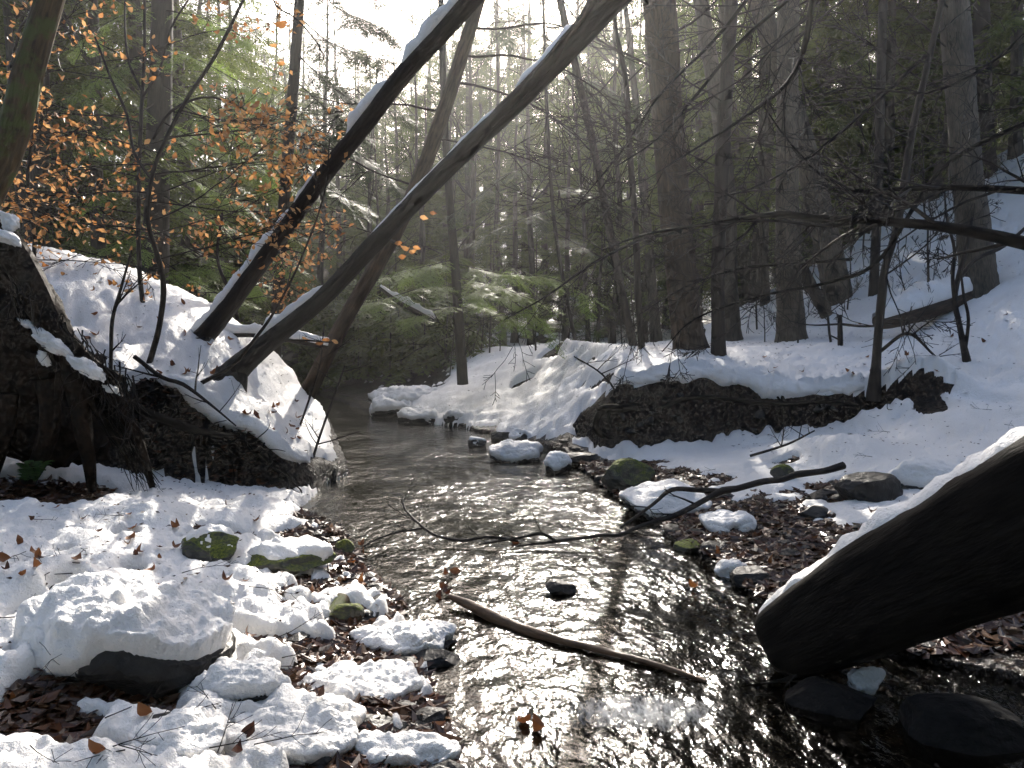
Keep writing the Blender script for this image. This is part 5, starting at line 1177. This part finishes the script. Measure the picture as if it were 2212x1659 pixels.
boulder('flat dark plank-like stone below the big boulder', 390, 1556, 2.98, 150, 24, 215, 'rock', .0, name='stone', depth=.5)
boulder('mossy green stone beside the rotten log on the near gravel', 742, 1330, 4.15, 84, 56, 216, 'rock_mossy', 0, name='stone')
boulder('mossy low rock breaking through the snow on the near bench', 450, 1185, 5.3, 130, 64, 217, 'rock_mossy', .03, name='stone', lo=.8, hi=1.1)
boulder('dark mossy ledge rock at the water side of the snowy bench', 610, 1205, 5.2, 200, 66, 218, 'rock_mossy', .035, name='stone', lo=.75, hi=1.1)
boulder('small mossy stone at the tip of the near bench', 745, 1188, 5.55, 46, 40, 219, 'rock_mossy', 0, name='stone')
boulder('snow-covered stone dome in the far shallows', 850, 888, 15.6, 120, 34, 220, 'rock', .10, lo=-.1, hi=.3)
boulder('low snow-covered stone nearest in the far shallows', 910, 908, 14.8, 105, 24, 221, 'rock', .09, lo=-.1, hi=.3)
boulder('broad snow-covered shelf stone at the upstream bend', 880, 862, 18.5, 150, 26, 222, 'rock', .10, lo=-.1, hi=.3)
boulder('small snow-topped stone against the far shore', 985, 905, 15, 50, 20, 223, 'rock', .07, lo=-.1, hi=.4)
boulder('oval snow-capped stone in the shallows by the shingle tip', 1118, 985, 9.9, 116, 36, 224, 'rock', .06, lo=-.1, hi=.35)
boulder('rounded snow-capped stone next to the oval one', 1200, 1010, 9.1, 62, 40, 225, 'rock', .05, lo=-.1, hi=.35)
boulder('dark block below the far snow slope', 1090, 945, 11.8, 56, 30, 226, 'rock', .0, name='stone')
boulder('dark block with a scrap of snow, right of its twin below the far snow slope', 1128, 948, 11.7, 56, 34, 227, 'rock', .03, name='stone', lo=.4, hi=.8)
boulder('small dark stone with snow in the far shallows', 1030, 958, 11.4, 44, 26, 228, 'rock', .02, name='stone', lo=.4, hi=.8)
boulder('flat dark stone on the wet shingle tip', 1252, 990, 9.9, 86, 22, 229, 'rock', 0, name='stone', depth=.7)
boulder('grey rounded stone at the shingle edge under the branch, snow scrap beside it', 1625, 1248, 4.95, 84, 48, 230, 'rock', 0, name='stone')
boulder('small snow patch on a stone at the shingle edge', 1578, 1240, 5.05, 60, 34, 231, 'rock', .04, name='stone', lo=-.2, hi=.2)
boulder('long snow-draped stone on the shingle above the glitter', 1570, 1140, 6.0, 110, 40, 232, 'rock', .045, lo=-.1, hi=.3, depth=1.1)
boulder('mossy flat stone at the shingle waterline', 1500, 1182, 5.6, 84, 30, 233, 'rock_mossy', 0, name='stone')
boulder('small mossy stone behind the lying forked branch', 1690, 1022, 7.1, 46, 34, 234, 'rock_mossy', 0, name='stone')
boulder('dark stone on the shingle beneath the forked branch', 1760, 1108, 6.3, 66, 30, 235, 'rock', .0, name='stone')
boulder('dark cube-like stone under the snow shelf on the shingle', 1880, 1060, 6.5, 130, 80, 236, 'rock', .0, name='boulder')
boulder('boulder coloured dark for the shade below the huge fallen log', 1805, 1515, 3.1, 200, 80, 237, 'rock_shaded', 0)
boulder('boulder coloured dark for the deep shade at the lower corner', 2060, 1575, 2.85, 280, 110, 238, 'rock_shaded', 0)
boulder('snow tuft on a stone in the black shade below the fallen log', 1868, 1480, 3.05, 62, 44, 239, 'rock', .03, name='stone', lo=-.5, hi=-.2, rough=.7)
boulder('dark stone with snow shelf above the shingle', 2000, 1035, 6.2, 160, 60, 240, 'rock', .05, lo=.1, hi=.5)

# ferns under the root mass
tf = thing('fern', 'green fern clump in the hollow beneath the root mass', 'fern', tuple(at(60, 1040, 5.9)))
b = MB(); rng = np.random.default_rng(9)
for i in range(9):
    p0 = at(62 + rng.uniform(-20, 20), 1040, 5.85); az = rng.uniform(-1.2, 1.2); s = np.linspace(0, 1, 14); L = rng.uniform(.2, .36)
    P = p0 + np.stack([np.sin(az) * s * L * .6, -.2 * s * L, L * (s - .55 * s * s)], -1)
    for k in range(1, 14):
        for sg in (-1, 1):
            l = .05 * math.sin(math.pi * min(1, s[k] * .9 + .1)) + .008; d = np.array([math.cos(az) * sg, -.3, .15]); w = np.array([0, 0, .007])
            b.add([P[k] - w, P[k] + d * l, P[k] + w], t=[(0, 1, 2)])
    tube(b, P, np.full(14, .002), 3, cap=False)
put('fronds', b.mesh('fronds', M['fern'], smooth=False), tf)

# thin shoots on the banks
def shoot(label, rows, seed, tw=5, name='bare_shoot'):
    R = resample(pxpath(rows), .06); t = thing(name, label, 'shoot', tuple(R[0, :3])); rng = np.random.default_rng(seed); b = MB(); tube(b, R[:, :3], R[:, 3], 6, cap=False)
    for _ in range(tw):
        i = rng.integers(len(R) // 4, len(R) - 1); grow(b, R[i, :3], (rng.normal(), rng.normal() * .5, rng.uniform(.2, 1)), rng.uniform(.2, .6), R[i, 3] * .6, 1, rng, kids=(4,), minr=.0018, up=.2)
    put('stem', b.mesh('stem', M['twig']), t)
shoot('thin upright shoot on the snow bank above the root mass', [(238, 850, 7.2, 9), (240, 760, 7.2, 8), (243, 690, 7.2, 8), (262, 620, 7.2, 6), (285, 540, 7.2, 4)], 1)
shoot('thin pair of shoots leaning out from the bank nose by the water', [(660, 1050, 8.2, 7), (685, 960, 8.2, 6), (720, 860, 8.2, 5), (745, 790, 8.2, 3)], 2)
shoot('fine shoot standing between the bank nose and the slimmer leaning trunk', [(640, 940, 8.6, 6), (655, 900, 8.6, 5), (690, 790, 8.6, 4), (700, 700, 8.6, 2)], 3)
shoot('dead stick arching from the leaning trunk feet across the snow bank', [(430, 830, 7.4, 10), (500, 790, 7.3, 9), (560, 720, 7.2, 8), (600, 660, 7.2, 6), (650, 560, 7.1, 5), (700, 420, 7.0, 4), (712, 300, 7, 3)], 4, 6)
shoot('stick lying low along the bank snow below the leaning trunks', [(290, 770, 7.0, 10), (350, 815, 7.0, 9), (395, 830, 7.0, 9), (450, 870, 7.0, 6), (510, 920, 7.0, 3)], 5, 4)
shoot('wiry shoot on the terrace snow beside the undercut bank', [(1340, 870, 10.2, 5), (1320, 830, 10.2, 5), (1290, 800, 10.1, 4), (1240, 770, 10, 3)], 6, 4)
shoot('short dark stub standing by the bare hollow in the far snow', [(1329, 890, 12.2, 8), (1334, 850, 12.2, 6), (1338, 830, 12.2, 4)], 7, 2)
shoot('spreading thin shoot on the terrace near the crooked sapling', [(1900, 760, 10.2, 8), (1960, 720, 10.1, 7), (2010, 760, 10, 5), (2030, 780, 10, 3)], 8, 8)
shoot('low bare twigs on the shingle snow under the undercut bank', [(1620, 985, 8.4, 6), (1700, 960, 8.3, 5), (1760, 930, 8.2, 3)], 10, 6)

# ------------------------------------------------------------------ fallen leaves, litter, pebbles
FL = [leaf_mesh('fallen_leaf_%d' % i, M['fallen_leaf'], .085, .05, .5 + .3 * i, .3, 50 + i) for i in range(4)] + [leaf_mesh('oak_leaf', M['fallen_leaf'], .12, .075, .5, .3, 60, lobed=True)]
rng = np.random.default_rng(90)
def drop(px, py, label, group, s=1.0, me=None):
    p = on(px, py, .012, snow=True)
    o = put('fallen_leaf', me or FL[rng.integers(4)], None, tuple(p), label, 'leaf', group); o.scale = (s,) * 3; o.rotation_euler = (rng.normal() * .5, rng.normal() * .5, rng.uniform(0, 6.28))
drop(320, 1283, 'lobed oak leaf lying on top of the big boulder snow', None, 1.0, FL[4]); drop(478, 1325, 'orange beech leaf standing on edge beside the big boulder', None, 1.0)
drop(8, 1215, 'dark leaf at the very edge of the near snow', None, 1.1)
def leaf_patch(n, x0, x1, y0, y1, label, group, s=(.7, 1.2)):
    for _ in range(n): drop(rng.uniform(x0, x1), rng.uniform(y0, y1), label, group, rng.uniform(*s))
leaf_patch(30, 10, 560, 1090, 1270, 'brown leaf lying on the near snowy bench', 'leaves on the near bench', (.5, 1.0))
leaf_patch(22, 180, 560, 640, 860, 'small orange leaf on the snow around the beech stems', 'leaves on the upper bank')
leaf_patch(22, 520, 650, 870, 1020, 'orange leaf on the snow of the bank nose', 'leaves on the bank nose')
leaf_patch(16, 20, 700, 1300, 1640, 'brown leaf among the near snow heaps', 'leaves among the near heaps', (.6, .95))
leaf_patch(18, 1650, 2200, 680, 830, 'dry leaf on the terrace snow', 'leaves on the terrace', (.8, 1.2))
leaf_patch(16, 1480, 1900, 1100, 1230, 'wet leaf on the shingle', 'leaves on the shingle', (.7, 1.1))
leaf_patch(12, 650, 1000, 1180, 1300, 'wet leaf washed up at the near waterline', 'leaves at the near waterline', (.7, 1.0))
for px, py in [(1110, 1178), (1290, 1180), (950, 1275), (1500, 1275), (1130, 1570), (1165, 1590)]: drop(px, py, 'leaf floating on the stream', 'floating leaves', 1.0)

def scatter(n, x0, x1, y0, y1, rng, bare=True, power=1.0):
    Y = y0 * (y1 / y0) ** (rng.random(n) ** power); X = rng.uniform(x0, x1, n) if np.isscalar(x0) else x0(Y) + (x1(Y) - x0(Y)) * rng.random(n)
    z = height(X, Y); sdp = snow_depth(X, Y, z); ok = (sdp < 0) if bare else np.ones(n, bool)
    return X[ok], Y[ok], z[ok]
b = MB(); rng = np.random.default_rng(95)
X = []; Y = []; Z = []
for n, a, c, y0, y1 in [(16000, lambda y: shore(y)[0] - 1.6, lambda y: shore(y)[0] + .25, 2.5, 7.4), (20000, lambda y: shore(y)[1] - .25, lambda y: shore(y)[1] + 3.0, 3.6, 9.35), (3000, lambda y: 0 * y - 4.6, lambda y: 0 * y - 1.6, 5.2, 6.85)]:
    x, y, z = scatter(n, a, c, y0, y1, rng); X.append(x); Y.append(y); Z.append(z)
X = np.concatenate(X); Y = np.concatenate(Y); Z = np.concatenate(Z); n = len(X)
L = rng.uniform(.028, .05, n); W = L * rng.uniform(.45, .65, n); az = rng.uniform(0, 6.28, n); tx = rng.normal(size=n) * .22; ty = rng.normal(size=n) * .2; cu = rng.uniform(-.2, .5, n)
loc = np.array([[-1, 0, 1], [-.35, -.9, .1], [.45, -.8, .2], [1, 0, 1], [.45, .8, .2], [-.35, .9, .1]], float)
V = np.zeros((n, 6, 3)); ca, sa = np.cos(az), np.sin(az)
for k in range(6):
    lx = loc[k, 0] * L; ly = loc[k, 1] * W; lz = loc[k, 2] * L * cu + lx * tx + ly * ty
    V[:, k, 0] = X + ca * lx - sa * ly; V[:, k, 1] = Y + sa * lx + ca * ly; V[:, k, 2] = Z + .008 + rng.uniform(0, .012, n) + lz
b.add(V.reshape(-1, 3), np.concatenate([np.arange(n)[:, None] * 6 + np.array([0, 1, 2, 3]), np.arange(n)[:, None] * 6 + np.array([0, 3, 4, 5])]))
put('leaf_litter', b.mesh('leaf_litter', M['litter'], smooth=False), kind='stuff', label='wet brown leaf litter matted along the water edges', cat='litter')
b = MB(); v0, t0 = ICO[1]
shapes = [rock_shape((1, rng.uniform(.6, .9), rng.uniform(.25, .45)), 300 + i, 1, 5) for i in range(8)]
for n, a, c, y0, y1 in [(900, lambda y: shore(y)[0] - 1.2, lambda y: shore(y)[0] + .5, 2.5, 7.0), (1700, lambda y: shore(y)[1] - .5, lambda y: shore(y)[1] + 2.4, 3.6, 10.4), (500, lambda y: shore(y)[0], lambda y: shore(y)[1], 2.8, 9)]:
    x, y, z = scatter(n, a, c, y0, y1, rng)
    for i in range(len(x)):
        s, tt = shapes[rng.integers(8)]; r = rng.uniform(.012, .05) if rng.random() < .85 else rng.uniform(.05, .09); a_ = rng.uniform(0, 6.28); R_ = np.array([[math.cos(a_), -math.sin(a_), 0], [math.sin(a_), math.cos(a_), 0], [0, 0, 1]])
        b.add((s * r) @ R_.T + [x[i], y[i], z[i] + r * .15], t=tt)
put('pebbles', b.mesh('pebbles', M['rock'], smooth=False), kind='stuff', label='small dark wet pebbles of the shingle', cat='pebbles')
# larger loose stones, each one on its own
STM = []
for i in range(8):
    s, tt = rock_shape((1, rng.uniform(.6, .9), rng.uniform(.28, .5)), 400 + i, 3, 8); q = MB(); q.add(s, t=tt); STM.append(q.mesh('loose_stone', M['rock'], smooth=False))
def stones(n, a, c, y0, y1, label, group, rr):
    x, y, z = scatter(n * 3, a, c, y0, y1, rng)
    for i in range(min(n, len(x))):
        r = rng.uniform(*rr); o = put('loose_stone', STM[rng.integers(8)], None, (x[i], y[i], z[i] + r * .12), label, 'stone', group); o.scale = (r,) * 3; o.rotation_euler = (rng.normal() * .15, rng.normal() * .15, rng.uniform(0, 6.28))
stones(38, lambda y: shore(y)[1] - .1, lambda y: shore(y)[1] + 1.8, 4.2, 9.6, 'dark wet stone lying loose on the shingle bar', 'stones on the shingle bar', (.05, .14))
stones(26, lambda y: shore(y)[0] - .9, lambda y: shore(y)[0] + .2, 2.7, 6.6, 'dark wet stone on the near leafy margin', 'stones on the near margin', (.04, .1))
for i in range(16):
    p = on(rng.uniform(1340, 1900), rng.uniform(900, 955)); r = rng.uniform(.05, .11)
    o = put('bedded_stone', STM[rng.integers(8)], None, (p[0], p[1] + .02, p[2]), 'dark stone bedded in the undercut terrace bank', 'stone', 'stones bedded in the bank'); o.scale = (r,) * 3; o.rotation_euler = (rng.normal() * .4, rng.normal() * .4, rng.uniform(0, 6.28))
# fine twigs dropped on the snow
b = MB()
for i in range(90):
    p = on(rng.uniform(0, 620), rng.uniform(1080, 1650), .01, True) if i < 55 else on(rng.uniform(1500, 2200), rng.uniform(690, 1050), .01, True)
    a_ = rng.uniform(0, 6.28); grow(b, p, (math.cos(a_), math.sin(a_), .06), rng.uniform(.1, .3), .0025, 1, rng, kids=(5,), minr=.0011, up=-.05)
put('fallen_twigs', b.mesh('fallen_twigs', M['twig']), kind='stuff', label='fine dark twigs strewn over the snow', cat='twigs')

# rounded snow lips sagging over the two cut banks, litter specks on the snow
def snow_lip(xs, y0, y1, label, seed, rad):
    P = []
    for x in xs:
        ys = np.linspace(y0, y1, 240); z = height(np.full(240, x), ys); g = np.gradient(z, ys); i = np.nonzero(g > 1.0)[0]
        if len(i): j = min(i[-1] + 4, 239); P.append([x, ys[j], z[j]])
    P = np.array(P); k = np.ones(5) / 5
    if len(P) < 8: return
    for c in (1, 2): P[2:-2, c] = np.convolve(P[:, c], k, 'valid')
    n = len(P); f = np.linspace(0, 1, n); r = rad * np.sin(np.pi * f) ** .35 * (.75 + .9 * np.clip(fbm(P[:, 0] * 1.9 + seed, P[:, 0] * 0, 3) + .25, -.6, 1)); r = np.maximum(r, .012)
    P[:, 2] += .055 - r * .35; P[:, 1] += .02
    def lumps(a, v):
        q = np.stack(np.broadcast_arrays(np.cos(a) * 1.1, np.sin(a) * 1.1, v * 7 + seed), -1); sh = q.shape[:2]; q = q.reshape(-1, 3)
        return (.45 * np.abs(fbm3(q, 2)) + .25 * np.abs(fbm3(q * 2.7, 2)) - .15).reshape(sh)
    R = resample(np.column_stack([P, r]), .03); b = MB(); tube(b, R[:, :3], R[:, 3], 26, disp=lumps); put('snow_lip', b.mesh('snow_lip', M['snow']), kind='stuff', label=label, cat='snow')
snow_lip(np.linspace(1.35, 4.5, 70), 9.0, 11.2, 'rounded snow lip sagging over the undercut terrace bank', 3, .13)
snow_lip(np.linspace(-3.3, -2.0, 34), 6.6, 8.4, 'snow lip sagging over the dark cut face of the left bank', 8, .10)
rng = np.random.default_rng(97); X = []; Y = []
for n, x0, x1, y0, y1 in [(1500, 1.0, 9.0, 9.8, 19), (700, -1.5, 4, 11, 20), (900, -3.4, -.3, 2.9, 7), (400, -5.5, -2, 7.4, 10), (500, 2.6, 5.5, 6, 10)]: X.append(rng.uniform(x0, x1, n)); Y.append(rng.uniform(y0, y1, n))
X = np.concatenate(X); Y = np.concatenate(Y); Z = height(X, Y); sdp = snow_depth(X, Y, Z); ok = sdp > .01; X, Y, Z = X[ok], Y[ok], (Z + sdp)[ok]; n = len(X)
L = rng.uniform(.006, .022, n) * (1 + .5 * (Y > 9)); az = rng.uniform(0, 6.28, n); W = L * rng.uniform(.12, .6, n); V = np.zeros((n, 4, 3))
for k, (a_, c_) in enumerate([(-1, 0), (0, -1), (1, 0), (0, 1)]):
    V[:, k, 0] = X + np.cos(az) * L * a_ - np.sin(az) * W * c_; V[:, k, 1] = Y + np.sin(az) * L * a_ + np.cos(az) * W * c_; V[:, k, 2] = Z + .006 + rng.uniform(-.004, .008, n)
b = MB(); b.add(V.reshape(-1, 3), np.arange(n * 4).reshape(n, 4)); put('snow_litter', b.mesh('snow_litter', M['litter'], smooth=False), kind='stuff', label='brown bark and leaf crumbs scattered on the snow', cat='litter')
# ------------------------------------------------------------------ misty air
b = MB(); x0, x1, y0, y1, z0, z1 = -262, 262, -34, 162, -2, 62
V = [(x0, y0, z0), (x1, y0, z0), (x1, y1, z0), (x0, y1, z0), (x0, y0, z1), (x1, y0, z1), (x1, y1, z1), (x0, y1, z1)]
b.add(V, [(0, 3, 2, 1), (4, 5, 6, 7), (0, 1, 5, 4), (1, 2, 6, 5), (2, 3, 7, 6), (3, 0, 4, 7)])
hm = bpy.data.materials.new('haze'); hm.use_nodes = True; hn = hm.node_tree.nodes; hn.clear()
ho = hn.new('ShaderNodeOutputMaterial'); hv = hn.new('ShaderNodeVolumePrincipled')
hv.inputs['Color'].default_value = (.95, .95, .94, 1); hv.inputs['Density'].default_value = .0013; hv.inputs['Anisotropy'].default_value = .68
hm.node_tree.links.new(hv.outputs[0], ho.inputs['Volume'])
put('haze', b.mesh('haze', hm, smooth=False), kind='stuff', label='thin sunlit mist hanging in the woods', cat='haze')
